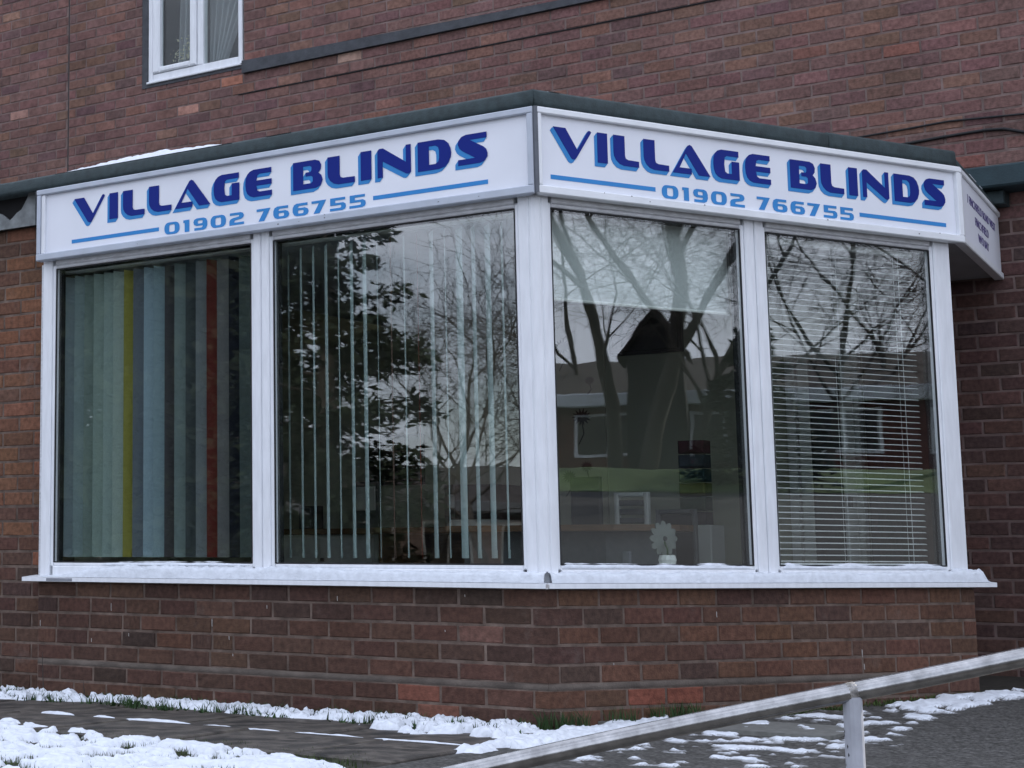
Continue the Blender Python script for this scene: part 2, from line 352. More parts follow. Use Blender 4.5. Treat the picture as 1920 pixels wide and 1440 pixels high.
# plinth core (mortar) -----------------------------------------------------
MREC = -.0035
def off_corner(o):                            # mitre of L and R faces at outward offset o
    return (o*math.tan(T/2), -o)
pl = MB(); cc = off_corner(MREC); e0 = FR.p(LENR-.004, MREC, 0); e1 = FR.p(LENR-.004, -.2, 0); ci = off_corner(-.2)
pl.prism([(-LENL+.003, -MREC), cc, (e0.x, e0.y), (e1.x, e1.y), ci, (-LENL+.003, .2)], -.75, -.001)
plinth = pl.build('plinth', M_MORTAR, shop)
zj = [-.0735-.075*k for k in range(4)]       # bed joint centres
rows = []
z = -.002
for k in range(4): rows.append((z, zj[k])); z = zj[k]
rows.append((zj[3], zj[3]-.075)); zt = zj[3]-.075-.022
rows.append((zt, zt-.075)); rows.append((zt-.075, zt-.15)); rows.append((zt-.15, zt-.225))
special = {}
ORANGE = (.150, .060, .042)
for r, (z1, z0) in enumerate(rows):
    zc = (z0+z1)/2
    odd = r % 2
    aL, aR = ((.9*B, .28*B) if odd == 0 else (.30*B, .88*B))
    # squint brick wrapped round the obtuse corner
    h = JT/2; mb = MB()
    a = FL.p(-aL+h, 0, 0); b = FR.p(aR-h, 0, 0); ai = FL.p(-aL+h, -.09, 0); bi = FR.p(aR-h, -.09, 0); cin = off_corner(-.09)
    hz = C/2-JT/2; jz = rngb.uniform(-.001, .001)
    o0 = .001
    ca = off_corner(o0)
    mb.prism([(a.x, a.y-o0), ca, (FR.p(aR-h, o0, 0).x, FR.p(aR-h, o0, 0).y), (bi.x, bi.y), cin, (ai.x, ai.y)], zc-hz+jz, zc+hz+jz)
    q = mb.build('corner_brick', M_BRICK, plinth); q.color = (*brick_col(rngb, PAL_P), 1)
    # left face
    s = -aL; n = 0
    while s > -LENL+.02:
        L = B*rngb.uniform(.965, 1.035)
        if r == 2 and n == 9: L = B*.52
        if r == 3 and n in (7, 8): L = B*.56
        s2 = max(-LENL, s-L)
        if s2+LENL < .05: s2 = -LENL
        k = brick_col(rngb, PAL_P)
        if r == 5 and n == 2: k = ORANGE
        if r == 6 and n == 1: k = (.15, .068, .048)
        if r == 2 and n == 0: k = (.125, .066, .052)
        put_brick(plinth, FL, s2, s, zc, k); s = s2; n += 1
    s = aR; n = 0
    while s < LENR-.02:
        L = B*rngb.uniform(.965, 1.035); s2 = min(LENR, s+L)
        if LENR-s2 < .05: s2 = LENR
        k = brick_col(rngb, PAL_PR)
        if r == 5 and n in (1, 2): k = (.175, .062, .042)
        put_brick(plinth, FR, s, s2, zc, k); s = s2; n += 1
# damp-proof course band: smeared mortar
for fr, a0, a1 in ((FL, -LENL+.004, -.002), (FR, .002, LENR-.006)):
    mb = MB(); N_ = 60; zb = zj[3]-.075
    for i in range(N_):
        x0, x1 = lerp(a0, a1, i/N_), lerp(a0, a1, (i+1)/N_)
        w0 = .004*fbm(i*.5, 3); 
        vs = [fr.p(x, o, zz) for x in (x0, x1) for o, zz in ((-.008, zb+.004+w0), (-.0022+.0015*nz3(x*9, 1), zb+.001), (-.0022+.0015*nz3(x*9, 2), zb-.022), (-.008, zb-.026-w0))]
        mb.add(vs, [(0, 4, 5, 1), (1, 5, 6, 2), (2, 6, 7, 3)])
    mb.build('mortar_band', mat('band_mortar', (.105, .086, .073), .95, .35, 9, .9, 120), plinth, True)

mb = MB(); rg = random.Random(17)
def onplane(fr, u, v):
    d = _fw*FPX+_r2*(u-PCX)-_u2*(v-PCY); t = (fr.org-CAM).dot(fr.n)/d.dot(fr.n); P = CAM+d*t-fr.org; return P.dot(fr.d), P.z
for u, v, h_ in ((209, 1138, 18), (76, 1168, 14), (398, 1168, 16), (501, 1138, 8), (633, 1122, 10), (430, 1196, 8), (242, 1190, 7), (172, 1200, 8), (1343, 1152, 12), (1616, 1225, 16), (872, 1117, 5), (835, 1183, 4), (1150, 1245, 4), (437, 1228, 5), (1620, 1250, 12)):
    fr = FL if u < 1026 else FR; a, z_ = onplane(fr, u, v); hh = h_/36*C/2; w_ = .0016
    pts = [(a-w_*.4, z_+hh), (a+w_*.8, z_+hh*.7), (a+w_*.5, z_-hh*.2), (a+w_*.9, z_-hh), (a-w_*.3, z_-hh*.8), (a-w_*.6, z_+hh*.1)]
    mb.add([fr.p(x, .0035, zz) for x, zz in pts]+[fr.p(x, .0005, zz) for x, zz in pts], [tuple(range(6))]+[(i, (i+1) % 6, 6+(i+1) % 6, 6+i) for i in range(6)])
tag(mb.build('white_streaks', mat('lime_streak', (.42, .40, .38), .9), plinth), kind='stuff')
# left ground-floor wall ------------------------------------------------------
YL = .075; FLW = F((0, YL, 0), 0)
lw = MB(); lw.box(FLW, -5.2, -LENL-.002, -.2, MREC, -.75, 1.80)
lwall = lw.build('wall', M_MORTAR, shop)
r = 0; z = 1.795
while z > -.70:
    zc = z-C/2; s = -LENL-.004-(0 if r % 2 else B/2); n = 0
    if r % 2 == 0: put_brick(lwall, FLW, s, -LENL-.004, zc, brick_col(rngb, PAL_LW if zc > .1 else PAL_P))
    while s > -3.55:
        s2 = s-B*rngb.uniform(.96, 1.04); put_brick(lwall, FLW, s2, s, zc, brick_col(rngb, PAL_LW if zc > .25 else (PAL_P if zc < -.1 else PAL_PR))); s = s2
    z -= C; r += 1
sb = MB(); r = 0; z = 1.795                  # beyond the frame: one joined mesh
while z > -.70:
    s = -3.80-(0 if r % 2 else B/2)
    while s > -5.1:
        sb.box(FLW, s-B+JT, s, -.03, 0, z-C+JT/2, z-JT/2, .003, brick_col(rngb, PAL_LW)); s -= B
    z -= C; r += 1
tag(sb.build('far_bricks', M_BRICKS, lwall), kind='stuff')
# end wall behind the right-hand post, back to the main wall
ew = MB(); e2 = FR.p(LENR-.004, -.16, 0)
ew.prism([(e2.x, e2.y), (e2.x-.57, YW-.02), (e2.x-.70, YW-.02), (e2.x-.13, e2.y)], -.7, 1.58)
ew.build('end_wall', mat('end_wall_brick', (.07, .046, .042), .9, .3, 12), shop)

# windows -----------------------------------------------------------------------
ZG0, ZG1 = .0915, 1.5425; OF = -.008
def jamb(mb, fr, a0, a1, z0=.02, z1=1.60, bead=(0, 0), ch=.004):
    """upright: main section plus stepped glazing beads on the glass sides"""
    b0, b1 = bead; w = .018
    mb.box(fr, a0+(w if b0 else 0), a1-(w if b1 else 0), -.075, OF, z0, z1, ch)
    if b0: mb.box(fr, a0, a0+w+.003, -.072, OF-.007, ZG0-.02, ZG1+.02, .006)
    if b1: mb.box(fr, a1-w-.003, a1, -.072, OF-.007, ZG0-.02, ZG1+.02, .006)
def rail(mb, fr, a0, a1, z0, z1, top):
    w = .018
    if top: mb.box(fr, a0, a1, -.073, OF-.0015, z0+w, z1, .004); mb.box(fr, a0, a1, -.070, OF-.0085, z0, z0+w+.003, .006)
    else: mb.box(fr, a0, a1, -.073, OF-.0015, z0, z1-w, .004); mb.box(fr, a0, a1, -.070, OF-.0085, z1-w-.003, z1, .006)
def pane(fr, a0, a1, win):
    mb = MB(); e = .008; mb.box(fr, a0-e, a1+e, -.044, -.026, ZG0-e, ZG1+e); o = mb.build('pane', M_GLASS, win)
    sealm = MB()
    for (p0, p1, q0, q1) in ((a0-.001, a0+.005, ZG0, ZG1), (a1-.005, a1+.001, ZG0, ZG1), (a0+.005, a1-.005, ZG0-.001, ZG0+.005), (a0+.005, a1-.005, ZG1-.005, ZG1+.001)):
        sealm.box(fr, p0, p1, -.0255, -.019, q0, q1)
    for (p0, p1, q0, q1) in ((a0-.009, a0+.006, ZG0, ZG1), (a1-.006, a1+.009, ZG0, ZG1), (a0+.006, a1-.006, ZG0-.009, ZG0+.005), (a0+.006, a1-.006, ZG1-.005, ZG1+.009)):
        sealm.box(fr, p0, p1, -.082, -.0445, q0, q1)
    sealm.build('gasket', M_SEAL, win)
def window(fr, a0, g0, m0, m1, g1, a1, nm):
    win = thing('window', fr.p((a0+a1)/2, -.04, .02), None, None, parent=shop)
    win['label'] = nm
    mb = MB(); jamb(mb, fr, a0, g0, bead=(0, 1)); mb.build('jamb', M_PVC, win)
    mb = MB(); jamb(mb, fr, g1, a1, bead=(1, 0)); mb.build('jamb', M_PVC, win)
    mc = (m0+m1)/2
    mb = MB(); jamb(mb, fr, m0, mc-.003, bead=(1, 0)); jamb(mb, fr, mc+.003, m1, bead=(0, 1)); mb.box(fr, mc-.004, mc+.004, -.06, OF-.008, .02, 1.6); mb.build('mullion', M_PVC, win)
    for x0, x1 in ((g0, m0), (m1, g1)):
        mb = MB(); rail(mb, fr, x0+.0005, x1-.0005, .026, ZG0, False); mb.build('bottom_rail', M_PVC, win)
        mb = MB(); rail(mb, fr, x0+.0005, x1-.0005, ZG1, 1.60, True); mb.build('head_rail', M_PVCSHADE, win)
        pane(fr, x0, x1, win)
    return win
winL = window(FL, -2.699, -2.6198, -1.428, -1.3064, -.1024, -.036, 'left window of two panes facing front, with vertical blinds behind')
winR = window(FR, .036, .0931, 1.127, 1.2734, 2.2969, LENR-.025, 'angled right window of two panes')
mb = MB()                                     # ribbed corner post
mb.tube([(*off_corner(-.038), .02), (*off_corner(-.038), 1.60)], .030, 14)
for fr, a in ((FL, -.026), (FR, .026)): mb.box(fr, a-.008, a+.008, -.07, OF+.001, .02, 1.6, .004)
mb.build('corner_post', M_PVC, shop)
mb = MB(); mb.tube([(-LENL-.004, .02, .02), (-LENL-.004, .02, 1.57)], .007, 6); mb.build('sealant_bead', M_PVCSHADE, shop)
# sill with nose
def sill_section(fr, a, m=None):
    pts = [(-.06, .030), (.030, .021), (.0445, .0195), (.0445, .0), (.030, .0), (-.06, .004)]
    return [fr.p(a, o, z) for o, z in pts]
def mitre(o, z): x, y = off_corner(o); return Vector((x, y, z))
SEC = [(-.06, .030), (.030, .021), (.0445, .0195), (.0445, .0), (.030, .0), (-.06, .004)]
sillp = thing('window_sill', (0, 0, 0), None, None, parent=shop)
for fr, a in ((FL, -2.7685), (FR, LENR+.0916)):
    mb = MB(); A = [fr.p(a, o, z) for o, z in SEC]
    sg = 1 if fr is FR else -1
    Bq = [mitre(o, z)+fr.d*(sg*.0015) for o, z in SEC]; n = 6
    mb.add(A+Bq, [(i, (i+1) % n, n+(i+1) % n, n+i) for i in range(n)]+[(5, 4, 3, 2, 1, 0), (6, 7, 8, 9, 10, 11)])
    mb.build('sill_board', M_PVC, sillp)
mb = MB(); mb.box(FL, -2.61, -2.44, .030, .0462, .0005, .0175, .003); mb.build('cracked_nose_cap', mat('grey_plastic_trim', (.22, .23, .26), .5), sillp)
mb = MB(); cp = off_corner(.0445); mb.prism([(cp[0]-.006, cp[1]-.001), (cp[0]+.002, cp[1]-.0025), (cp[0]+.005, cp[1]+.008), (cp[0]-.003, cp[1]+.005)], -.001, .017); mb.build('sill_joint_cover', mat('dirty_joint', (.42, .41, .41), .7, .5, 60), sillp)

# flat roof ---------------------------------------------------------------------
OR_ = .036
rc = off_corner(OR_); t2 = math.tan((RETA-T)/2)
re_ = FR.p(LENR+OR_*t2, OR_, 0); rl = (YW-re_.y)/math.sin(RETA); rw_ = FT.p(0, 0, 0)
rw_ = Vector((re_.x+math.cos(RETA)*rl, YW-.004, 0))
RP = [(-5.2, -OR_), rc, (re_.x, re_.y), (rw_.x, rw_.y), (-5.2, YW-.004)]
mb = MB(); mb.prism([(-5.2, .06), (-2.71, .06), (-2.69, .0), (0, 0), (PE.x, PE.y), (rw_.x-.05, rw_.y), (-5.2, YW-.004)], 1.80, 1.985); roofd = mb.build('roof_deck', M_FELT, shop)
def edging(p0, p1, nm, z0=1.944, z1=2.016, thick=.03, ph=0):
    p0, p1 = Vector((*p0, 0)), Vector((*p1, 0)); d = (p1-p0); L = d.length; d.normalize(); n = Vector((d.y, -d.x, 0)); mb = MB(); N_ = max(6, int(L/.08))
    sec = [(-thick, z0+.01), (0, z0), (.003, z0+.02), (.001, z1-.012), (-.010, z1), (-thick-.04, z1-.004)]
    for i in range(N_+1):
        q = p0+d*(L*i/N_)
        for k, (o, zz) in enumerate(sec): 
            wob = .0025*nz3(i*.7+ph, k*.9); mb.v.append(tuple(q+n*(o+wob)+Vector((0, 0, zz+(.003*nz3(i*.5+ph, 5) if k > 2 else 0)))))
    m_ = len(sec)
    for i in range(N_):
        for k in range(m_): mb.f.append((i*m_+k, i*m_+(k+1) % m_, (i+1)*m_+(k+1) % m_, (i+1)*m_+k))
    mb.f.append(tuple(range(m_))); mb.f.append(tuple(N_*m_+k for k in range(m_-1, -1, -1)))
    return mb.build(nm, M_FELT, shop, True)
edging(RP[0], (rc[0]-.004, rc[1]), 'roof_edging')
sj = FR.p(1.63, OR_, 0)
edging((rc[0]+.002, rc[1]+.003), (sj.x-.002, sj.y-.004), 'roof_edging', ph=20)
edging((sj.x, sj.y), (re_.x-.004, re_.y-.01), 'roof_edging', z1=2.020, ph=40)
edging((re_.x, re_.y+.004), (rw_.x, rw_.y-.006), 'roof_edging', z0=1.940, z1=1.985, ph=60)
mb = MB(); mb.prism([(-2.69, -.03), (off_corner(.03)[0], -.03), (FR.p(LENR+.01, .03, 0).x, FR.p(LENR+.01, .03, 0).y), (rw_.x-.01, rw_.y), (-2.69, YW-.004)], 1.600, 1.612)
mb.build('soffit', mat('soffit_board', (.34, .35, .37), .7, .1, 5), shop)
# torn fascia board left of the sign
def zp7(x, y): return x/7.2, 280+y/7.2
def onL(u, v, o):                            # a point of the photograph carried back on to the plane Y=-o
    d = _fw*FPX+_r2*(u-PCX)-_u2*(v-PCY); t = (-o-CAM.y)/d.y; P = CAM+d*t; return P.x, P.z
tear = [onL(*zp7(x, y), -.035) for x, y in ((490, 575), (400, 590), (385, 650), (360, 700), (330, 760), (300, 815), (240, 860), (200, 905), (180, 930), (140, 965), (100, 930), (60, 900), (30, 880), (0, 870))]
botl = [onL(*zp7(x, y), -.035) for x, y in ((490, 1022), (0, 1085))]
xs = tear[-1][0]
tear += [(xs-.05, tear[-1][1]+.02), (xs-.09, tear[-1][1]-.03), (xs-.16, tear[-1][1]+.06), (xs-.22, 1.95), (-5.2, 1.95)]
poly = [(x, z) for x, z in tear]+[(-5.2, botl[1][1]), (botl[0][0], botl[0][1])]
mb = MB(); n = len(poly)
mb.add([(x, .028, z) for x, z in poly]+[(x, .040, z) for x, z in poly], [tuple(range(n)), tuple(range(2*n-1, n-1, -1))]+[(i, (i+1) % n, n+(i+1) % n, n+i) for i in range(n)])
mb.build('torn_fascia_board', M_BOARD, shop)
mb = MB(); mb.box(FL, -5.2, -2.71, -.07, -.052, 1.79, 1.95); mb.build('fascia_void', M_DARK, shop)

# ================================================================== sign boards
GL = {}
def rr(x0, y0, x1, y1, r, n=4):
    pts = []
    for cx, cy, a in ((x1-r, y1-r, 0), (x0+r, y1-r, 90), (x0+r, y0+r, 180), (x1-r, y0+r, 270)):
        for k in range(n+1):
            t = R(a+90*k/n); pts.append((cx+r*math.cos(t), cy+r*math.sin(t)))
    return pts
GLY = {
 'V': (1.55, [[(0, 1), (.5, 1), (.96, .33), (1.42, 1), (1.50, 1.01), (1.55, .96), (.90, .03), (.84, 0), (.77, 0), (.71, .03)]]),
 'I': (.41, [[(0, 0), (.41, 0), (.41, 1), (0, 1)]]),
 'L': (1.05, [[(0, 1), (.47, 1), (.47, .34), (.50, .25), (.60, .21), (1.05, .2), (1.05, 0), (.42, 0), (.24, .05), (.10, .16), (.02, .29), (0, .42)]]),
 'A': (1.6, [[(0, 0), (.66, .97), (.75, 1.01), (.84, .97), (1.6, 0), (1.10, 0), (.58, .70), (.29, .2), (.80, .2), (.80, 0)]]),
 'G': (1.15, [[(1.13, 1), (.36, 1), (.20, .95), (.08, .85), (.02, .70), (0, .5), (.02, .3), (.08, .15), (.20, .05), (.36, 0), (1.15, 0), (1.15, .63), (.81, .63), (.81, .2), (.60, .2), (.51, .26), (.48, .5), (.51, .74), (.60, .8), (1.13, .8)]]),
 'E': (1.15, [[(1.13, 1), (.36, 1), (.20, .95), (.08, .85), (.02, .70), (0, .5), (.02, .3), (.08, .15), (.20, .05), (.36, 0), (1.15, 0), (1.15, .18), (.62, .18), (.52, .23), (.48, .40), (1.14, .40), (1.14, .59), (.48, .59), (.52, .77), (.62, .82), (1.13, .82)]]),
 'B': (1.23, [[(0, 0), (0, 1), (.92, 1), (1.09, .94), (1.17, .80), (1.15, .64), (1.05, .53), (1.17, .43), (1.23, .26), (1.15, .08), (.95, 0)], [(.42, .19), (.42, .81), (.70, .81), (.77, .76), (.77, .65), (.72, .59), (.52, .59), (.52, .45), (.75, .45), (.82, .40), (.82, .25), (.75, .19)]]),
 'N': (1.29, [[(0, 0), (0, .94), (.07, 1), (.22, 1), (1.10, .42), (1.10, 1), (1.29, 1), (1.29, .06), (1.2, 0), (1.10, .02), (.2, .55), (.2, 0)]]),
 'D': (1.25, [[(0, 0), (0, 1), (.78, 1), (1.0, .95), (1.15, .82), (1.23, .64), (1.25, .5), (1.23, .36), (1.15, .18), (1.0, .05), (.78, 0)], [(.42, .19), (.42, .81), (.66, .81), (.77, .74), (.80, .62), (.80, .38), (.77, .26), (.66, .19)]]),
 'S': (1.07, [[(1.05, 1), (.30, 1), (.13, .95), (.02, .83), (0, .70), (.06, .56), (.16, .47), (.62, .19), (0, .19), (0, 0), (.80, 0), (.96, .05), (1.06, .18), (1.07, .30), (1.02, .44), (.92, .53), (.44, .81), (1.05, .81)]]),
 '0': (1.5, [rr(0, 0, 1.5, 1, .42), rr(.47, .19, 1.03, .81, .14)[::-1]]),
 '1': (.62, [[(0, 1), (.62, 1), (.62, 0), (.14, 0), (.14, .79), (0, .77)]]),
 '2': (1.42, [[(.05, 1), (1.1, 1), (1.32, .92), (1.42, .73), (1.35, .56), (1.15, .46), (.58, .38), (.49, .32), (.49, .2), (1.42, .2), (1.42, 0), (0, 0), (0, .34), (.10, .50), (.34, .58), (.92, .66), (.97, .72), (.92, .8), (.05, .8)]]),
 '5': (1.42, [[(1.35, 1), (.03, 1), (.03, .42), (.93, .42), (1.0, .37), (1.0, .25), (.93, .2), (.0, .2), (.0, 0), (1.1, 0), (1.34, .08), (1.42, .27), (1.38, .48), (1.18, .6), (.47, .6), (.47, .8), (1.35, .8)]]),
 '6': (1.42, [[(1.32, 1), (.36, 1), (.12, .9), (0, .66), (0, .34), (.12, .1), (.36, 0), (1.08, 0), (1.33, .09), (1.42, .30), (1.33, .53), (1.08, .63), (.47, .63), (.47, .72), (.56, .8), (1.32, .8)], rr(.47, .19, .97, .45, .09)[::-1]]),
 '7': (1.32, [[(0, 1), (1.32, 1), (.72, 0), (.18, 0), (.68, .8), (0, .8)]]),
 '9': (1.42, [[(.1, 0), (1.06, 0), (1.30, .1), (1.42, .34), (1.42, .66), (1.30, .9), (1.06, 1), (.34, 1), (.09, .91), (0, .70), (.09, .47), (.34, .37), (.95, .37), (.95, .28), (.86, .2), (.1, .2)], rr(.45, .55, .95, .81, .09)[::-1]]),
}
def curve_mesh(splines, depth):
    cu = bpy.data.curves.new('glyph', 'CURVE'); cu.dimensions = '2D'; cu.fill_mode = 'BOTH'; cu.extrude = depth/2
    for pts in splines:
        sp = cu.splines.new('POLY'); sp.points.add(len(pts)-1); sp.use_cyclic_u = True
        for q, (x, y) in zip(sp.points, pts): q.co = (x, y, 0, 1)
    o = bpy.data.objects.new('glyph', cu); col.objects.link(o)
    dg = bpy.context.evaluated_depsgraph_get(); me = bpy.data.meshes.new_from_object(o.evaluated_get(dg)); bpy.data.objects.remove(o); bpy.data.curves.remove(cu)
    return [tuple(v.co) for v in me.vertices], [tuple(p.vertices) for p in me.polygons]
def glyph(ch): 
    if ch not in GL: GL[ch] = curve_mesh(GLY[ch][1], 1.0)
    return GL[ch]
def put_glyph(ch, fr, a, width, z, hgt, o_face, m, parent, name, thick=.0012, layers=None):
    vs, fs = glyph(ch); w0 = GLY[ch][0]; mb = MB()
    for k, (dx, dz) in enumerate(layers or [(0, 0)]):
        oo = o_face+k*.00012
        mb.add([fr.p(a+x*width/w0+dx, oo+thick*(.5-zz), z+y*hgt+dz) for x, y, zz in vs], [f for f in fs])
    return mb.build(name, m, parent)
TXT = [('V', -2.462, .198), ('I', -2.234, .053), ('L', -2.149, .134), ('L', -1.988, .136), ('A', -1.832, .209), ('G', -1.604, .147), ('E', -1.423, .147),
       ('B', -1.160, .157), ('L', -.977, .140), ('I', -.806, .054), ('N', -.721, .165), ('D', -.522, .160), ('S', -.330, .137)]
DIG = [('0', -1.895, .090), ('1', -1.782, .035), ('9', -1.723, .081), ('0', -1.623, .088), ('2', -1.515, .082), ('7', -1.362, .076), ('6', -1.270, .086), ('6', -1.165, .085), ('7', -1.064, .076), ('5', -.968, .083), ('5', -.867, .083)]
OS = .0489; ZS0, ZS1 = 1.582, 1.942
def sign(fr, a0, a1, label, conv, mfr, strip):
    s = thing('sign_board', fr.p((a0+a1)/2, OS, ZS0), label, 'sign', 'shop sign boards')
    mb = MB(); mb.box(fr, a0+.01, a1-.01, .002, OS-.022, ZS0+.006, ZS1-.006); panel = mb.build('panel', M_PANEL, s)
    fwid = .027
    for (p0, p1, q0, q1) in ((a0, a1, ZS1-fwid, ZS1), (a0, a1, ZS0, ZS0+.034)):
        mb = MB(); mb.box(fr, p0, p1, .004, OS, q0, q1, .004); mb.build('frame_rail', mfr, s)
    for (p0, p1) in ((a0, a0+fwid), (a1-fwid, a1)):
        mb = MB(); mb.box(fr, p0+.0008, p1-.0008, .004, OS-.0012, ZS0+.034, ZS1-fwid, .004); mb.build('frame_upright', mfr, s)
    if strip:
        mb = MB(); mb.box(fr, a0+fwid+.002, a0+fwid+.026, .01, OS-.008, ZS0+.035, ZS1-fwid-.001, .002); mb.build('end_strip', M_PVC, s)
    of = OS-.022
    for ch, x, wd in TXT:
        x0 = conv(x); w2 = conv(x+wd)-x0
        put_glyph(ch, fr, x0, w2, 1.743, .128, of+.0006, M_SKYB, panel, 'letter_shadow', layers=[(-.0145*t, -.0165*t) for t in (1, .85, .7, .55, .4, .25)])
        put_glyph(ch, fr, x0, w2, 1.743, .128, of+.0026, M_NAVY, panel, 'letter')
    for ch, x, wd in DIG:
        x0 = conv(x); w2 = conv(x+wd)-x0
        put_glyph(ch, fr, x0, w2, 1.627, .057, of+.001, M_SKYB, panel, 'digit')
    for b0, b1 in ((-2.478, -1.929), (-.747, -.195)):
        mb = MB(); mb.box(fr, conv(b0), conv(b1), of+.0002, of+.0014, 1.650, 1.6685); mb.build('blue_bar', M_SKYB, panel)
    # dirt specks and screw heads along the bottom frame
    for k in range(7):
        x = lerp(a0+.15, a1-.1, random.random()); mb = MB(); zz = ZS0+random.choice((.030, .016)); rr_ = random.uniform(.002, .004)
        mb.add([fr.p(x+rr_*math.cos(t*1.05)*random.uniform(.6, 1.6), OS+.0012, zz+rr_*math.sin(t*1.05)*random.uniform(.5, 1)) for t in range(6)]+[fr.p(x, OS-.002, zz)], [tuple(range(6))]+[(i, 6, (i+1) % 6) for i in range(6)])
        mb.build('dirt_speck', mat('dirt', (.07, .065, .06), .9, .4, 60), s)
    return s
cs = off_corner(OS)
sign(FL, -2.7003, cs[0]-.012, 'white sign board VILLAGE BLINDS 01902 766755 over the left window, end strip at its left', lambda x: x, M_ALU, True)
SR0 = OS*math.tan(T/2)
SR1 = LENR+OS*math.tan((RETA-T)/2)
sign(FR, SR0*-1+.012, SR1, 'white sign board VILLAGE BLINDS 01902 766755 over the angled right window with venetian blind', lambda x: .077+(x+2.462)*1.0093, M_ALUW, False)
mb = MB(); mb.tube([(cs[0]-.004, cs[1]+.016, ZS0+.002), (cs[0]-.004, cs[1]+.016, ZS1)], .011, 8); tag(mb.build('sign_corner_trim', mat('dark_trim', (.10, .11, .13), .5), None), 'dark upright trim strip in the corner between the two big sign boards', 'trim')
# small address sign on the return
LT = (YW-.012-FT.p(0, 0, 0).y)/math.sin(RETA)
sg = thing('address_sign', FT.p(LT/2, OS, ZS0), 'small white address sign on the far side of the roof corner with three purple lines', 'sign', 'shop sign boards')
a0, a1 = -OS*math.tan((RETA-T)/2)+.003, LT
mb = MB(); mb.box(FT, a0+.02, a1-.004, .002, OS-.010, ZS0+.006, ZS1-.006); panel = mb.build('panel', M_PANEL, sg)
for q0, q1 in ((ZS1-.027, ZS1), (ZS0, ZS0+.034)):
    mb = MB(); mb.box(FT, a0, a1, .004, OS, q0, q1, .004); mb.build('frame_rail', M_ALUW, sg)
mb = MB(); mb.box(FT, a0+.0008, a0+.045, .004, OS-.0012, ZS0+.034, ZS1-.027, .004); mb.build('frame_upright', M_ALUW, sg)
def text_mesh(txt, a, zc, hgt, width):
    cu = bpy.data.curves.new('t', 'FONT'); cu.body = txt; cu.align_x = 'LEFT'; cu.size = 1; cu.extrude = .02
    o = bpy.data.objects.new('t', cu); col.objects.link(o); dg = bpy.context.evaluated_depsgraph_get(); me = bpy.data.meshes.new_from_object(o.evaluated_get(dg))
    bpy.data.objects.remove(o); vs = [tuple(v.co) for v in me.vertices]; fs = [tuple(p.vertices) for p in me.polygons]
    xm = max(v[0] for v in vs); grp = list(range(len(vs)))
    def find(i):
        while grp[i] != i: grp[i] = grp[grp[i]]; i = grp[i]
        return i
    for f in fs:
        for k in f[1:]: grp[find(k)] = find(f[0])
    isl_ = {}
    for f in fs: isl_.setdefault(find(f[0]), []).append(f)
    # the front and back sheets of one character are separate islands: join islands that share an x-range
    rng_ = sorted((min(vs[k][0] for f in ff for k in f), max(vs[k][0] for f in ff for k in f), ff) for ff in isl_.values())
    chars = []
    for x0_, x1_, ff in rng_:
        if chars and x0_ < chars[-1][1]-.02: chars[-1][1] = max(chars[-1][1], x1_); chars[-1][2] += ff
        else: chars.append([x0_, x1_, list(ff)])
    for _, _, ff in chars:
        ids = sorted(set(k for f in ff for k in f)); mpid = {k: n for n, k in enumerate(ids)}; mb = MB()
        mb.add([FT.p(a+vs[k][0]/xm*width, OS-.0085+vs[k][2]*.04, zc+vs[k][1]*hgt/.7) for k in ids], [tuple(mpid[k] for k in f) for f in ff]); mb.build('letter', M_PURP, panel)
text_mesh('1 FINCHFIELD ROAD WEST', .20, 1.812, .042, .92); text_mesh('FINCHFIELD', .42, 1.735, .042, .44); text_mesh('WV3 8AY', .50, 1.665, .042, .34)

# ================================================================== two-storey building
bld = thing('brick_building', (-2.5, YW+.2, -.55), 'two-storey brown brick building behind the shop roof', 'building')
BW = .198; XE = 3.6
wx0, wx1, wz0 = -4.885, -3.955, 3.585
mb = MB()
for a0, a1, z0, z1 in ((-8.2, wx0, -.8, 6.2), (wx1, XE, -.8, 6.2), (wx0, wx1, -.8, wz0), (wx0, wx1, 5.2, 6.2)):
    mb.box(FW, a0, a1, -.25, MREC, z0, z1)
wall = mb.build('wall', M_MORTAR2, bld)
pale = [((-4.543, 3.365), (.36, .19, .15)), ((-4.107, 3.504), (.33, .145, .10)), ((-6.134, 3.597), (.30, .17, .14)), ((-3.071, 3.515), (.36, .235, .185)), ((-2.146, 3.1), (.20, .115, .09)),
        ((-.093, 2.995), (.18, .085, .068)), ((.42, 2.938), (.215, .095, .075)), ((.741, 3.002), (.20, .10, .09)), ((.678, 2.706), (.165, .09, .08)), ((.876, 2.271), (.18, .078, .066)),
        ((-5.493, 3.74), (.185, .10, .08)), ((-5.733, 3.58), (.18, .10, .085)), ((-6.335, 4.4), (.26, .15, .11))]
ZR = 3.397                                    # a bed joint
allb = []
k0 = int((-.75-ZR)/C); k1 = int((5.9-ZR)/C)
for k in range(k0, k1):
    z0 = ZR+k*C; zc = z0+C/2
    a = -8.1+(BW/2 if k % 2 else 0)+.08
    while a < XE-.03:
        a1 = min(XE, a+BW)
        segs = [(a, a1)]
        if zc > wz0 and zc < 5.2:
            if a < wx1 and a1 > wx0:
                segs = []
                if a < wx0-.03: segs.append((a, wx0))
                if a1 > wx1+.03: segs.append((wx1, a1))
        xj = -5.622
        ns = []
        for s0, s1 in segs:
            if s0 < xj < s1: 
                if xj-s0 > .03: ns.append((s0, xj-.004))
                if s1-xj > .03: ns.append((xj+.004, s1))
            else: ns.append((s0, s1))
        for s0, s1 in ns:
            hidden = zc < 1.78 and s1 < .30                      # inside the shop
            if not hidden: allb.append((s0, s1, zc))
        a += BW
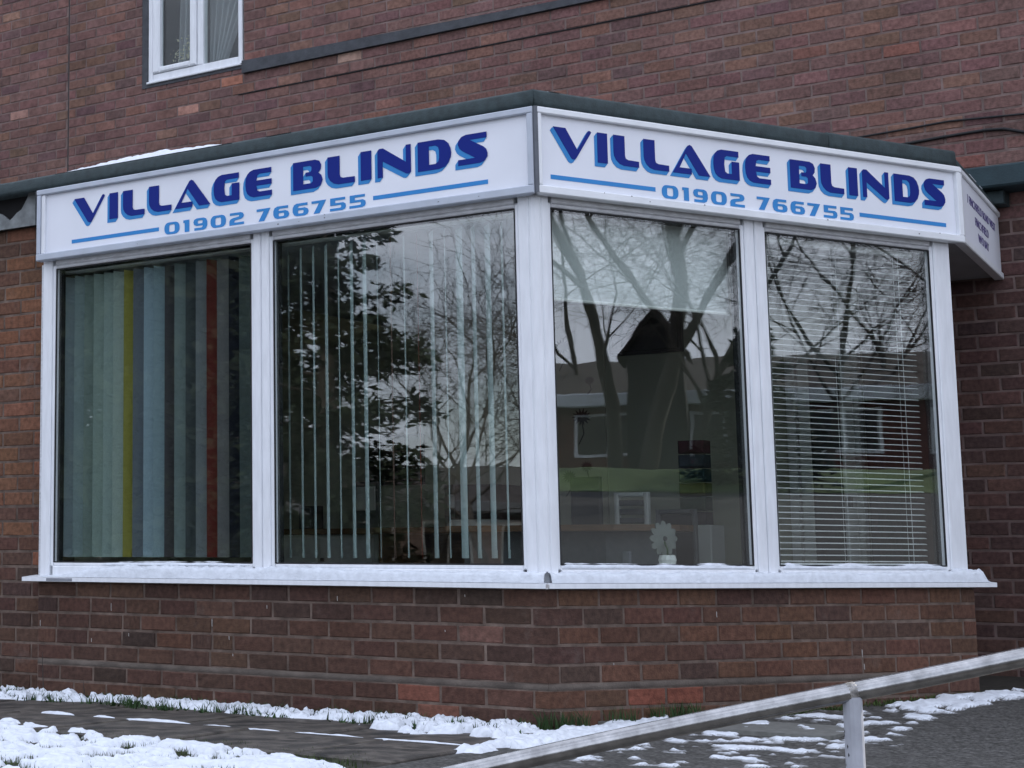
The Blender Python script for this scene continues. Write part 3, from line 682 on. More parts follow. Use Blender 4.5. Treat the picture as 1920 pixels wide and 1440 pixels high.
def inframe(s0, s1, zc):
    u, v, d = px(FW.p((s0+s1)/2, 0, zc))
    if not (-30 < u < 1950 and -20 < v < 1460): return 0
    if u < 1790 and v > 330-(330-180)*max(0, min(1, u/1000)) if u < 1000 else (u < 1790 and v > 170+(u-1000)*.15): return 0
    if 1790 <= u <= 1885 and 330 < v < 520: return 0
    return (s1-s0)/d**2*(1 if (s1-s0) > .09 else .6)
scored = sorted(((inframe(*b), i) for i, b in enumerate(allb)), reverse=True)
single = set(i for sc, i in scored[:296] if sc > 0)
bk = MB()
for i, (s0, s1, zc) in enumerate(allb):
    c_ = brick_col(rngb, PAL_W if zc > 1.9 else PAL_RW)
    for (px_, pz_), pc in pale:
        if s0 <= px_ < s1 and abs(zc-pz_) < C/2: c_ = pc
    if i in single: put_brick(wall, FW, s0, s1, zc, c_)
    else:
        d = rngb.uniform(-.0015, .0015); bk.box(FW, s0+JT/2, s1-JT/2, -.03, d, zc-C/2+JT/2+rngb.uniform(-.001, .001), zc+C/2-JT/2+rngb.uniform(-.001, .001), .003, c_)
tag(bk.build('far_bricks', M_BRICKS, wall), kind='stuff')
# movement joint, ledge, dark crack line
mb = MB(); mb.box(FW, -5.6255, -5.6185, -.02, -.001, 1.99, 6.1); mb.build('movement_joint', M_SEAL, bld)
mb = MB(); N_ = 40
for i in range(N_):
    x0, x1 = lerp(-3.954, .3, i/N_), lerp(-3.954, .3, (i+1)/N_)
    f = lambda x: (3.640-.0185*(x+3.96)+.003*fbm(x*4, 1), 3.543+.002*fbm(x*5, 9))
    (t0, b0), (t1, b1) = f(x0), f(x1)
    mb.add([FW.p(x0, -.02, t0+.004), FW.p(x0, .028, t0-.006), FW.p(x0, .028, b0), FW.p(x0, -.02, b0), FW.p(x1, -.02, t1+.004), FW.p(x1, .028, t1-.006), FW.p(x1, .028, b1), FW.p(x1, -.02, b1)], [(0, 4, 5, 1), (1, 5, 6, 2), (2, 6, 7, 3)])
mb.build('grey_ledge', M_CONC, bld)
mb = MB(); cp_ = [FW.p(x, .003, 3.397+.002*nz3(x*3, 0)) for x in [-4.0+.1*i for i in range(42)]]; mb.tube(cp_, .0042, 5); mb.build('dark_bed_joint_cable', M_CABLE, bld)
# upper window
uw = thing('window', FW.p((wx0+wx1)/2, -.05, wz0), None, None, parent=bld)
mb = MB(); mb.box(FW, wx0, wx0+.052, -.10, .004, wz0+.0005, 5.15); mb.box(FW, wx0, wx1, -.10, .0055, wz0-.001, wz0+.034); mb.build('render_surround', M_CONC, uw)
fx0, fx1, fz = -4.832, -3.970, 3.622
mb = MB()
mb.box(FW, fx0, fx0+.045, -.06, -.002, fz, 5.15, .005); mb.box(FW, fx1-.036, fx1, -.06, -.002, fz, 5.15, .005)
mb.box(FW, fx0+.045, fx1-.036, -.06, -.0035, fz, fz+.06, .005); mb.box(FW, fx0+.045, fx1-.036, -.06, -.003, 5.09, 5.15, .005)
mb.box(FW, -4.375, -4.322, -.06, -.0025, fz+.06, 5.09, .005); mb.box(FW, fx0-.002, fx1+.002, -.03, .020, fz-.014, fz+.004, .004)
mb.build('frame', M_PVC, uw)
mb = MB()
for a0, a1, z0, z1 in ((fx0+.048, -4.718, fz+.064, 5.08), (-4.437, -4.378, fz+.064, 5.08), (-4.718, -4.437, fz+.064, 3.728), (-4.718, -4.437, 5.02, 5.08)): mb.box(FW, a0, a1, -.04, .012, z0, z1, .010)
mb.build('casement', M_PVC, uw)
for a0, a1, z0 in ((-4.725, -4.43, 3.72), (-4.33, -4.0, 3.68)):
    mb = MB(); mb.box(FW, a0, a1, -.034, -.022, z0-.01, 5.06); mb.build('pane', M_GLASS2, uw)
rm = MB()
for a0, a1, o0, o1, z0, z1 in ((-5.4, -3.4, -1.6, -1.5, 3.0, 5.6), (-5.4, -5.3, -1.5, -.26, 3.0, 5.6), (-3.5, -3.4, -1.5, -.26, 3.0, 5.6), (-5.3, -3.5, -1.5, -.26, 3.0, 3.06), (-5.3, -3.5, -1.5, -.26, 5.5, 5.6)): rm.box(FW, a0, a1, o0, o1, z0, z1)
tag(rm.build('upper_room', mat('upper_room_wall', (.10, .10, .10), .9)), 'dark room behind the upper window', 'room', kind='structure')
def curtain(a_top0, a_top1, a_bot0, a_bot1, name, label, m, nf):
    mb = MB(); NU, NV = 48, 24
    for j in range(NV+1):
        v = j/NV; z = lerp(5.3, 3.62, v)
        for i in range(NU+1):
            u = i/NU; q = v**2.0
            a = lerp(lerp(a_top0, a_top1, u), lerp(a_bot0, a_bot1, u), q) if a_top1 < -4.2 else lerp(-4.36, max(-4.28, min(-3.9, -4.00-(4.18-z)*.48)), u)
            mb.v.append(tuple(FW.p(a, -.16+.022*math.sin(u*nf*6.28+v*1.3)+.01*nz3(u*5, v*4), z)))
    for j in range(NV):
        for i in range(NU): k = j*(NU+1)+i; mb.f.append((k, k+1, k+NU+2, k+NU+1))
    return tag(mb.build(name, m, None, True), label, 'curtain', 'net curtains in the upper window')
curtain(-4.62, -4.36, -4.66, -4.42, 'net_curtain', 'straight net curtain behind the left casement of the upper window', M_NET, 5)
curtain(-4.36, -3.9, -4.36, -4.22, 'net_curtain', 'net curtain swept aside behind the right pane of the upper window', M_NET, 6)
fl = thing('flower_vase', FW.p(-4.62, -.2, 3.56), 'vase of pale yellow and white flowers inside the upper window', 'vase')
mb = MB(); mb.tube([FW.p(-4.62, -.20, z) for z in (3.50, 3.58, 3.66, 3.70)], [.03, .045, .03, .036], 10); mb.build('vase', M_WHITEF, fl)
mb = MB(); rg = random.Random(5)
for k in range(240):
    c_ = Vector(FW.p(-4.60+rg.gauss(0, .05), -.17+rg.gauss(0, .02), 3.80+abs(rg.gauss(0, .07)))); d1 = Vector((rg.gauss(0, 1), rg.gauss(0, 1), rg.gauss(0, 1))).normalized(); d2 = d1.orthogonal().normalized(); s_ = rg.uniform(.006, .016)
    mb.add([c_-d1*s_, c_+d2*s_*.5, c_+d1*s_, c_-d2*s_*.5], [(0, 1, 2, 3)])
mb.build('petals', mat('petals', (.5, .47, .33), .7, .4, 40), fl)
mb = MB(); mb.box(FW, -4.80, -4.0, -.26, -.066, 3.50, 3.56); tag(mb.build('inner_sill', M_WHITEF, uw))
# canopy on the right and cables
cn = thing('door_canopy', FW.p(1.3, .05, 2.0), 'dark green felt canopy on the brick wall beyond the address sign', 'canopy')
mb = MB(); mb.box(FW, .80, 2.3, .001, .22, 2.04, 2.155, .01); mb.build('canopy_edge', M_CANOPY, cn)
mb = MB(); mb.box(FW, .84, .99, .001, .12, 1.965, 2.038, .006); mb.build('canopy_bracket', M_FELT, cn)
for pts, lb in (([(-.5, 2.05), (-.1, 2.33), (.215, 2.448), (.471, 2.457), (.719, 2.468), (1.087, 2.450), (1.6, 2.41), (2.5, 2.40)], 'upper of two black cables sagging across the brick wall above the right roof edge'),
                ([(.1, 2.05), (.30, 2.34), (.466, 2.375), (.687, 2.386), (.901, 2.392), (.99, 2.385), (1.082, 2.354), (1.5, 2.24), (1.9, 2.16)], 'lower black cable arching down over the brick wall towards the green canopy')):
    fine = []
    for (xa, za), (xb, zb) in zip(pts[:-1], pts[1:]):
        for t in range(5): fine.append(FW.p(lerp(xa, xb, t/5), .012, lerp(za, zb, t/5)))
    fine.append(FW.p(*[pts[-1][0], .012, pts[-1][1]]))
    mb = MB(); mb.tube(fine, .0085 if 'lower' in lb else .006, 7); tag(mb.build('cable', M_CABLE, None, True), lb, 'cable', 'cables on the brick wall')

# ================================================================== inside the shop
def struct(name, m, *boxes):
    mb = MB()
    for b_ in boxes: mb.box(F((0, 0, 0), 0), b_[0], b_[1], -b_[3], -b_[2], b_[4], b_[5])
    return tag(mb.build(name, m), kind='structure')
pin = [(-4.4, .20), (-.10, .20)]
ef = FR.p(2.2, -.25, 0)
struct('shop_floor', M_IFLOOR, (-4.4, 1.0, .22, 3.3, -.56, -.52))
struct('shop_back_wall', M_IWALL, (-4.4, .25, 3.30, 3.36, -.52, 1.76))
struct('shop_left_wall', M_IWALL, (-4.46, -4.4, .28, 3.36, -.52, 1.76))
mb = MB(); q_ = FR.p(.03, -.10, 0); q2 = FR.p(2.35, -.10, 0); mb.prism([(-4.4, .10), (q_.x-.06, .10), (q2.x, q2.y), (.4, 3.36), (-4.4, 3.36)], 1.76, 1.79)
tag(mb.build('shop_ceiling', M_ICEIL), kind='structure')
# vertical blinds ----------------------------------------------------------------
def vane_mesh(width, h, bulge):
    n = 6; mb = MB(); nv = 8
    for j in range(nv+1):
        for i in range(n+1):
            t = i/n-.5; mb.v.append((t*width, bulge*(1-4*t*t), h*j/nv))
    for j in range(nv):
        for i in range(n): k = j*(n+1)+i; mb.f.append((k, k+1, k+n+2, k+n+1))
    k = len(mb.v)                             # weighted hem: double layer at the foot
    mb.add([(-.5*width, -.002, 0), (.5*width, -.002, 0), (.44*width, -.003, .035), (-.44*width, -.003, .035)], [(0, 1, 2, 3)])
    me = bpy.data.meshes.new('vane'); me.from_pydata(mb.v, [], mb.f); me.materials.append(M_FABRIC)
    me.polygons.foreach_set('use_smooth', [True]*len(me.polygons)); return me
VM = vane_mesh(.089, 1.395, .010); VM2 = vane_mesh(.080, 1.395, .003)
VC1 = [(88, 100, 96), (128, 150, 158), (128, 156, 156), (116, 140, 130), (134, 160, 148), (140, 166, 158), (146, 170, 162), (178, 168, 34), (96, 108, 124), (134, 168, 184), (122, 158, 168), (78, 72, 76), (114, 138, 136), (70, 80, 84), (116, 128, 134), (128, 48, 36), (110, 110, 110), (34, 37, 52), (82, 102, 100), (60, 70, 70)]
vb = thing('vertical_blind', (-2.05, .13, .1), 'vertical blind of mixed coloured fabric vanes with one yellow and one red', 'blind', 'vertical blinds')
mb = MB(); mb.box(FL, -2.66, -1.40, -.16, -.10, 1.535, 1.575, .004); mb.build('headrail', M_WHITEF, vb)
for i in range(20):
    x = -2.668+i*.0632
    o = bpy.data.objects.new('vane', VM); link(o, vb, (x, .135+.004*(i % 2), .118)); o.rotation_euler.z = R(58+random.uniform(-5, 5)); c3 = s2l(VC1[i]); gy = sum(c3)/3; o.color = (*[min(.8, 1.5*(v*(.50 if i in (7, 15) else .5)+gy*(.18 if i in (7, 15) else .5))) for v in c3], 1)
vb2 = thing('vertical_blind', (-.72, .13, .1), 'open vertical blind with pale green-grey vanes turned edge-on beside the corner post', 'blind', 'vertical blinds')
mb = MB(); mb.box(FL, -1.33, -.09, -.16, -.10, 1.535, 1.575, .004); mb.build('headrail', M_WHITEF, vb2)
VC2 = {8: (110, 88, 80), 10: (120, 62, 54)}
ang2 = [33, 43, 44, 46, 40, 44, 45, 32, 38, 36, 31, 46, 32, 50, 43, 45, 36, 34]
for i in range(17):
    x = -1.301+i*.0673
    rayang = math.degrees(math.atan2(3.2-x, 6.6))
    o = bpy.data.objects.new('vane', VM2); link(o, vb2, (x, .135, .118)); o.rotation_euler.z = R(90+ang2[i]-2.5+random.uniform(-2, 2)); o.color = (*s2l(VC2.get(i, (182, 196, 196))), 1)
# roller blind and venetian blind on the angled side --------------------------------
rb = thing('roller_blind', FR.p(.61, -.12, 1.18), 'plain white roller blind half lowered in the angled window', 'blind')
mb = MB(); mb.box(FR, .10, 1.145, -.1215, -.12, 1.185, 1.60); mb.build('blind_cloth', M_ROLLER, rb)
mb = MB(); mb.tube([FR.p(.10, -.121, 1.182), FR.p(1.145, -.121, 1.182)], .007, 8); mb.build('bottom_bar', M_WHITEF, rb)
mb = MB(); mb.tube([FR.p(.09, -.135, 1.585), FR.p(1.15, -.135, 1.585)], .018, 10); mb.build('roller_tube', M_WHITEF, rb)
ve = thing('venetian_blind', FR.p(1.8, -.11, .1), 'grey venetian blind of thin horizontal slats in the far right pane', 'blind')
mb = MB(); N_ = 6; SLW = .025
vs = []
for a in (0, 1):
    for i in range(N_+1):
        t = i/N_-.5; vs.append((a*1.0, t*SLW, .0028*(1-4*t*t)+.10*t*SLW))
n = N_+1
mb.add(vs+[(x, y, zz-.0009) for x, y, zz in vs], [(i, i+1, n+i+1, n+i) for i in range(N_)]+[(2*n+i+1, 2*n+i, 3*n+i, 3*n+i+1) for i in range(N_)]+[(0, n, 3*n, 2*n), (n-1, 2*n-1, 4*n-1, 3*n-1)])
sme = bpy.data.meshes.new('slat'); sme.from_pydata(mb.v, [], mb.f); sme.materials.append(M_SLAT)
for i in range(53):
    o = bpy.data.objects.new('slat', sme); link(o, ve, FR.p(1.272, -.112, .112+i*.0264)); o.rotation_euler = (0, 0, T)
mb = MB(); mb.box(FR, 1.268, 2.278, -.128, -.097, 1.518, 1.55, .003); mb.build('headrail', M_SLAT, ve)
mb = MB(); mb.box(FR, 1.27, 2.275, -.124, -.101, .092, .104, .003); mb.build('bottom_bar', M_SLAT, ve)
for a in (1.36, 1.78, 2.18):
    for oo in (-.0985, -.1255): mb = MB(); mb.tube([FR.p(a, oo, .10), FR.p(a, oo, 1.52)], .0011, 4); mb.build('ladder_cord', M_SLAT, ve)
# furniture ------------------------------------------------------------------------
def boxthing(name, label, cat, parts, base):
    t = thing(name, base, label, cat)
    for nm, m, b_ in parts:
        mb = MB()
        for q in (b_ if isinstance(b_, list) else [b_]): mb.box(F((0, 0, 0), 0), q[0], q[1], -q[3], -q[2], q[4], q[5], .006)
        mb.build(nm, m, t)
    return t
boxthing('television', 'black flat television hung on the back wall behind the open vertical blind', 'television', [('bezel', M_BLACK, (-2.83, -2.42, 3.255, 3.29, .58, .90)), ('screen', mat('tv_screen', (.006, .006, .007), .15), (-2.815, -2.435, 3.25, 3.254, .60, .885)), ('bracket', M_GREYP, (-2.68, -2.58, 3.291, 3.299, .68, .80))], (-2.62, 3.3, .58))
boxthing('wall_screen', 'black wall panel under the roller blind at the back of the shop', 'screen', [('bezel', M_BLACK, (-1.16, -.72, 3.255, 3.292, 1.30, 1.60)), ('screen', MATS['tv_screen'], (-1.145, -.735, 3.25, 3.254, 1.315, 1.585))], (-.94, 3.3, 1.3))
boxthing('counter', 'low white cupboard counter along the back wall of the shop', 'counter', [('worktop', M_WOOD, (-3.30, -2.45, 2.75, 3.29, .265, .30)), ('carcass', M_WHITEF, (-3.28, -2.47, 2.80, 3.28, -.52, .263)), ('door', M_WHITEF, (-3.26, -2.90, 2.782, 2.798, -.45, .24)), ('door', M_WHITEF, (-2.88, -2.50, 2.782, 2.798, -.45, .24)), ('knob', M_BLACK, (-2.87, -2.85, 2.765, 2.781, .10, .12))], (-2.87, 3.0, -.52))
boxthing('desk', 'brown wooden desk beside the white counter', 'desk', [('desk_top', M_WOOD, (-2.40, -1.45, 2.60, 3.28, .265, .30)), ('side_panel', M_WOOD, (-2.38, -2.35, 2.65, 3.25, -.52, .264)), ('side_panel', M_WOOD, (-1.50, -1.47, 2.65, 3.25, -.52, .264)), ('back_panel', M_WOOD, (-2.349, -1.501, 3.2, 3.23, -.3, .264))], (-1.9, 2.9, -.52))
boxthing('speaker', 'small black speaker standing on the white counter', 'speaker', [('cabinet', M_BLACK, (-3.17, -3.06, 2.98, 3.10, .301, .45)), ('grille', M_GREYP, (-3.16, -3.07, 2.972, 2.979, .31, .44))], (-3.11, 3.04, .30))
boxthing('box_file', 'grey box file on the left half of the brown desk', 'box file', [('case', M_GREYP, (-2.10, -1.98, 2.95, 3.2, .301, .56)), ('spine_label', M_WHITEF, (-2.075, -2.005, 2.944, 2.949, .42, .50))], (-2.04, 3.05, .30))
boxthing('printer', 'dark printer with a white paper tray on the brown desk', 'printer', [('body', M_BLACK, (-1.95, -1.68, 2.8, 3.15, .35, .55)), ('paper_tray', M_WHITEF, (-1.95, -1.68, 2.74, 3.1, .301, .345))], (-1.8, 2.95, .30))
boxthing('picture_frame', 'small framed picture on the counter under the television', 'picture', [('frame', M_GREYP, (-2.86, -2.68, 3.15, 3.17, .301, .60)), ('print', M_WHITEF, (-2.84, -2.70, 3.144, 3.149, .42, .57))], (-2.77, 3.16, .30))
boxthing('white_door', 'white panelled door at the back of the shop seen through the venetian blind', 'door', [('frame', M_WHITEF, [(-.14, -.09, 3.24, 3.295, -.52, 1.35), (.215, .25, 3.24, 3.295, -.52, 1.35), (-.09, .215, 3.24, 3.295, 1.30, 1.35)]), ('leaf', M_WHITEF, (-.085, .21, 3.265, 3.29, -.51, 1.295)), ('glazed_panel', M_BLACK, (-.02, .14, 3.258, 3.264, .1, 1.2)), ('handle', M_GREYP, (.165, .185, 3.22, 3.263, .40, .46))], (.05, 3.27, -.52))
# floral display blind
fb = thing('floral_display_panel', (-.86, 2.2, .25), 'beige display panel with dark flower heads behind the corner of the angled window', 'panel')
mb = MB(); mb.box(F((0, 0, 0), 0), -1.02, -.72, -2.215, -2.2, -.1, 1.45); pnl = mb.build('panel', mat('beige_panel', (.23, .22, .17), .8, .1, 5), fb)
mfl = mat('flower_print', (.05, .04, .038), .9)
for (x, z, r_) in ((-.95, 1.24, .05), (-.85, .86, .055), (-.93, .55, .04), (-.80, 1.05, .03), (-.83, .60, .035)):
    mb = MB()
    for k in range(14):
        t = k/14*6.283; c_ = Vector((x+r_*.55*math.cos(t), 2.1985, z+r_*.4*math.sin(t))); d1 = Vector((math.cos(t), 0, math.sin(t))); d2 = Vector((-math.sin(t), 0, math.cos(t)))
        mb.add([c_-d1*r_*.5, c_+d2*r_*.13, c_+d1*r_*.5, c_-d2*r_*.13], [(0, 1, 2, 3)])
    mb.tube([(x, 2.1985, z-r_*.4), (x+.01, 2.1985, z-r_*1.6), (x-.02, 2.1985, z-r_*2.6)], .003, 4); mb.build('flower_print', mfl, pnl)
boxthing('sample_book', 'black pattern book standing on the curved desk', 'book', [('cover', M_BLACK, (-.74, -.58, 1.80, 1.83, .281, .525)), ('pages', M_WHITEF, (-.735, -.585, 1.831, 1.842, .285, .52))], (-.66, 1.82, .28))
dk = thing('curved_desk', (-.4, 1.5, -.52), 'low brown desk with a rounded end behind the angled window', 'desk')
mb = MB(); mb.prism([(-1.2, 1.35), (-.40, 1.35)]+[(-.40+.32*math.sin(t), 1.67-.32*math.cos(t)) for t in [i*.26 for i in range(1, 12)]]+[(-1.2, 1.99)], .25, .279); mb.build('desk_top', M_WOOD, dk)
mb = MB(); mb.prism([(-1.15, 1.45), (-.40, 1.45), (-.2, 1.6), (-.2, 1.8), (-1.15, 1.9)], -.52, .249); mb.build('desk_base', M_GREYP, dk)
boxthing('shutter_sample', 'white framed shutter sample leaning left of the daisy ornament', 'sample', [('frame', M_WHITEF, [(-.68, -.655, 2.18, 2.21, -.1, .46), (-.52, -.495, 2.18, 2.21, -.1, .46), (-.655, -.52, 2.18, 2.21, .435, .46), (-.655, -.52, 2.18, 2.21, -.1, -.07)]), ('louvre', M_GREYP, [(-.654, -.521, 2.185, 2.2, -.06+.045*k, -.03+.045*k) for k in range(11)])], (-.6, 2.2, -.1))
sw = thing('fabric_swatch_stack', (-.42, 2.62, .28), 'stack of coloured fabric swatches at the back of the shop, seen under the roller blind', 'swatches')
for k, c_ in enumerate(((.03, .02, .03), (.03, .06, .025), (.10, .09, .02), (.02, .05, .06), (.05, .065, .085), (.08, .02, .03))):
    mb = MB(); mb.box(F((0, 0, 0), 0), -.50, -.36, -2.70, -2.6, .30+.075*k, .368+.075*k, .008); mb.build('swatch', mat('swatch_%d' % k, c_, .9), sw)
mb = MB(); mb.box(F((0, 0, 0), 0), -.54, -.32, -2.74, -2.56, -.52, .298, .006); mb.build('stand', M_WHITEF, sw)
boxthing('shutter_sample', 'second smaller grey framed shutter sample right of the daisy ornament', 'sample', [('frame', M_GREYP, [(-.46, -.44, 2.18, 2.21, -.1, .37), (-.27, -.25, 2.18, 2.21, -.1, .37), (-.44, -.27, 2.18, 2.21, .345, .37), (-.44, -.27, 2.18, 2.21, -.1, -.07)]), ('backing', M_BLACK, (-.439, -.271, 2.2, 2.208, -.069, .344))], (-.36, 2.2, -.1))
# daisy ornament on the inner sill
isl = MB(); isl.box(FL, -2.62, .0, -.28, -.076, .04, .085); isl.build('inner_sill', M_WHITEF, shop)
isl = MB(); isl.box(FR, .02, 2.4, -.28, -.076, .04, .0845); isl.build('inner_sill', M_WHITEF, shop)
dz = thing('daisy_ornament', FR.p(.82, -.2, .085), 'white daisy flower ornament with black centre on the inner window sill', 'ornament')
cF = FR.p(.825, -.23, .205)
mb = MB()
for k in range(12):
    t = k/12*6.283; d1 = FR.d*math.cos(t)+Vector((0, 0, math.sin(t))); d2 = FR.d*-math.sin(t)+Vector((0, 0, math.cos(t)))
    ring = []
    for j in range(10):
        q = j/10*6.283; ring.append(cF+d1*(.043+.034*math.cos(q))+d2*(.017*math.sin(q))+FR.n*(.006-.004*math.cos(q)))
    mb.add(ring+[p_-FR.n*.006 for p_ in ring], [tuple(range(10)), tuple(range(19, 9, -1))]+[(i, (i+1) % 10, 10+(i+1) % 10, 10+i) for i in range(10)])
mb.build('petals', mat('daisy_petal', (.15, .16, .145), .6), dz)
mb = MB(); mb.tube([cF+FR.n*.004, cF+FR.n*.014], [.015, .009], 12); mb.build('flower_centre', M_BLACK, dz)
mb = MB(); mb.tube([FR.p(.815, -.2, .10), FR.p(.815, -.197, .16), cF-FR.n*.004], .004, 6); mb.build('stem', M_WEED, dz)
mb = MB(); mb.tube([FR.p(.815, -.2, .0855), FR.p(.815, -.2, .115), FR.p(.815, -.2, .135)], [.03, .038, .032], 12); mb.build('pot', M_WHITEF, dz)
boxthing('price_card', 'small white folded card standing on the sill by the corner post', 'card', [('card', M_GREYP, (.125, .165, .44, .444, .0865, .15))], (.145, .44, .086))
lp = thing('ceiling_lamp', (-2.05, 3.0, 1.74), 'lit oval ceiling lamp inside the shop behind the open vertical blind', 'lamp')
mb = MB(); mb.tube([(-2.05, 3.0, 1.759), (-2.05, 3.0, 1.73), (-2.05, 3.0, 1.715)], [.075, .075, .05], 18); mb.build('diffuser', M_LAMP, lp)
mb = MB(); mb.tube([(-2.05, 3.0, 1.7595), (-2.05, 3.0, 1.745)], .082, 18); mb.build('lamp_rim', M_WHITEF, lp)

# ================================================================== handrail
hr = thing('handrail', (1.77, -1.98, -1.0), 'galvanised tubular handrail rising to the right in front of the shop', 'handrail')
ra, rb_ = Vector((1.036, -2.570, -.402)), Vector((2.1146, -1.7412, -.1147)); dd = (rb_-ra)
RO = Vector((0, 0, 0))
def rail_pt(t): return ra+dd*t+Vector((0, 0, .004*math.sin(t*5)))
mb = MB(); mb.tube([rail_pt(-1.3+.1*i) for i in range(40)], .0235, 20); mb.build('rail', M_GALV, hr, True)
pt = rail_pt(.693); mb = MB(); mb.tube([(pt.x, pt.y, -1.12), (pt.x, pt.y, pt.z-.012)], .0225, 16); mb.build('post', M_POST, hr, False)
for tt in (-.75, 2.1):
    p2 = rail_pt(tt); mb = MB(); mb.tube([(p2.x, p2.y, min(-1.12, p2.z-.3)), (p2.x, p2.y, p2.z-.012)], .0225, 16); mb.build('post', M_POST, hr)
mb = MB(); mb.tube([rail_pt(.683+.002*k) for k in range(9)], [.0234, .0239, .0237, .0241, .0238, .0240, .0237, .0238, .0234], 16); mb.build('weld_collar', mat('weld_grime', (.24, .23, .22), .6, .7, 60, .8, 60, metal=.4), hr, True)
mb = MB()
rg = random.Random(9)
for k in range(9):
    z = rg.uniform(-.55, -.27); t = rg.uniform(-2.6, -1.2); c_ = Vector((pt.x+.0231*math.cos(t), pt.y+.0231*math.sin(t), z)); u_ = Vector((-math.sin(t), math.cos(t), 0))
    n_ = Vector((math.cos(t), math.sin(t), 0)); h_ = rg.uniform(.002, .007)
    mb.add([c_-u_*.002-n_*.0006, c_+Vector((0, 0, -h_)), c_+u_*.0025-n_*.0006, c_+Vector((0, 0, h_))], [(0, 1, 2, 3)])
mb.build('paint_chips', M_SEAL, hr)

# ================================================================== snow and plants
def seg_d(x, y, poly):
    best = 9; ins = False; n = len(poly)
    for i in range(n):
        x0, y0 = poly[i]; x1, y1 = poly[(i+1) % n]; dx, dy = x1-x0, y1-y0
        t = max(0, min(1, ((x-x0)*dx+(y-y0)*dy)/(dx*dx+dy*dy+1e-12))); best = min(best, math.hypot(x-x0-t*dx, y-y0-t*dy))
        if (y0 > y) != (y1 > y) and x < (x1-x0)*(y-y0)/(y1-y0)+x0: ins = not ins
    return best if ins else -best
def snow(name, poly, thick, edge, st, thr, label, fr=9., rag=.05, base=.0, seed=0, stretch=(1, 1), hf=13., fine=.3):
    """settled snow as a height field: lumps, ragged rim, melted holes where the noise passes thr"""
    xs = [p_[0] for p_ in poly]; ys = [p_[1] for p_ in poly]; mb = MB()
    nx = int((max(xs)-min(xs)+.1)/st)+1; ny = int((max(ys)-min(ys)+.1)/st)+1; x0, y0 = min(xs)-.05, min(ys)-.05; H = {}
    for j in range(ny+1):
        for i in range(nx+1):
            x, y = x0+i*st, y0+j*st; sx, sy = x*stretch[0], y*stretch[1]
            d = seg_d(x, y, poly)
            if d < -.04-rag*.5: continue
            d += rag*fbm(sx*7, sy*7, seed)+.3*rag*nz3(sx*31, sy*31, seed)
            if d < -.03: continue
            hole = max(0, fbm(sx*hf, sy*hf, seed+5)+.35*fbm(sx*2.2, sy*2.2, seed+9)-thr)
            h = thick*min(1, max(-.3, d/edge))**(1 if d < 0 else .7)*(1+.5*fbm(sx*fr, sy*fr, seed+1)+fine*nz3(sx*fr*3.1, sy*fr*3.1, seed+2)+.6*fine*nz3(sx*fr*7, sy*fr*7, seed+3))-thick*hole*6
            if h < -.004: h = -.004
            H[i, j] = (len(mb.v), h); mb.v.append((x, y, g(x, y)+base+h-.002))
    for j in range(ny):
        for i in range(nx):
            q = [(i, j), (i+1, j), (i+1, j+1), (i, j+1)]
            if all(k in H for k in q) and max(H[k][1] for k in q) > .001:
                mb.f.append(tuple(H[k][0] for k in q)); t_ = sm(.0005, .0085+.003*nz3(i*.2, j*.2, seed), sum(H[k][1] for k in q)/4); mb.c.append((lerp(.17, .66, t_), lerp(.17, .695, t_), lerp(.17, .75, t_)))
    o = mb.build(name, M_SLUSH, None, True); return tag(o, label, 'snow', kind='stuff')
lawn_edge = [(-3.6, -1.30), (-1.81, -1.2), (-1.668, -1.165), (-1.411, -1.232), (-1.061, -1.332), (-.898, -1.316), (-.641, -1.335), (-.35, -1.423), (-.08, -1.504), (.054, -1.585), (.14, -1.75), (.1, -2.2), (-.4, -2.7), (-3.6, -2.9)]
snow('lawn_snow', lawn_edge, .030, .07, .010, -.09, 'patchy snow over the lawn at the lower left corner', fr=9, rag=.06, seed=1, hf=8, fine=.22)
strip = [(-3.6, .07), (-2.72, .07), (-2.70, -.01), (0, -.01), (.05, -.30), (.06, -.50), (-.171, -.455), (-.328, -.53), (-.507, -.478), (-.816, -.304), (-1.106, -.339), (-1.423, -.284), (-1.939, -.193), (-2.343, -.28), (-2.588, -.36), (-3.6, -.4)]
snow('wall_foot_snow', strip, .046, .06, .009, -.01, 'lumpy snow bank on weeds along the foot of the left plinth', fr=13, rag=.06, base=-.004, seed=4, hf=11, fine=.26)
snow('corner_snow', [(.06, -.50), (.05, -.06), (.13, .25), (.24, .55), (.30, .62), (.36, .3), (.34, -.1), (.33, -.55), (.22, -.98), (.10, -.95)], .034, .06, .009, .2, 'snow heap in front of the plinth corner beside the handrail', fr=12, rag=.07, seed=6, hf=11, fine=.28)
snow('path_snow', [(.30, .5), (.40, .75), (.66, .95), (.80, 1.35), (1.12, 1.3), (1.25, .5), (1.22, -.1), (1.1, -.9), (.5, -1.1), (.36, -.3)], .009, .07, .008, -.25, 'thin streaky melting snow on the asphalt path', fr=9, rag=.16, base=.013, seed=8, stretch=(1.0, 1.0), hf=8, fine=.5)
snow('far_path_snow', [(.85, 1.35), (.95, 2.0), (1.12, 2.35), (1.25, 3.3), (1.35, 3.2), (1.28, 2.3), (1.16, 1.4), (1.0, 1.15)], .016, .06, .009, -.02, 'small scattered snow patches at the foot of the right plinth end', fr=9, rag=.12, base=.013, seed=11, stretch=(1.2, .8), hf=8)
jpts = [(-1.87, -.80), (-1.70, -.80), (-1.543, -.80), (-1.336, -.80), (-1.1, -.80), (-.866, -.80), (-.607, -.80), (-.293, -.80), (.12, -.80)]
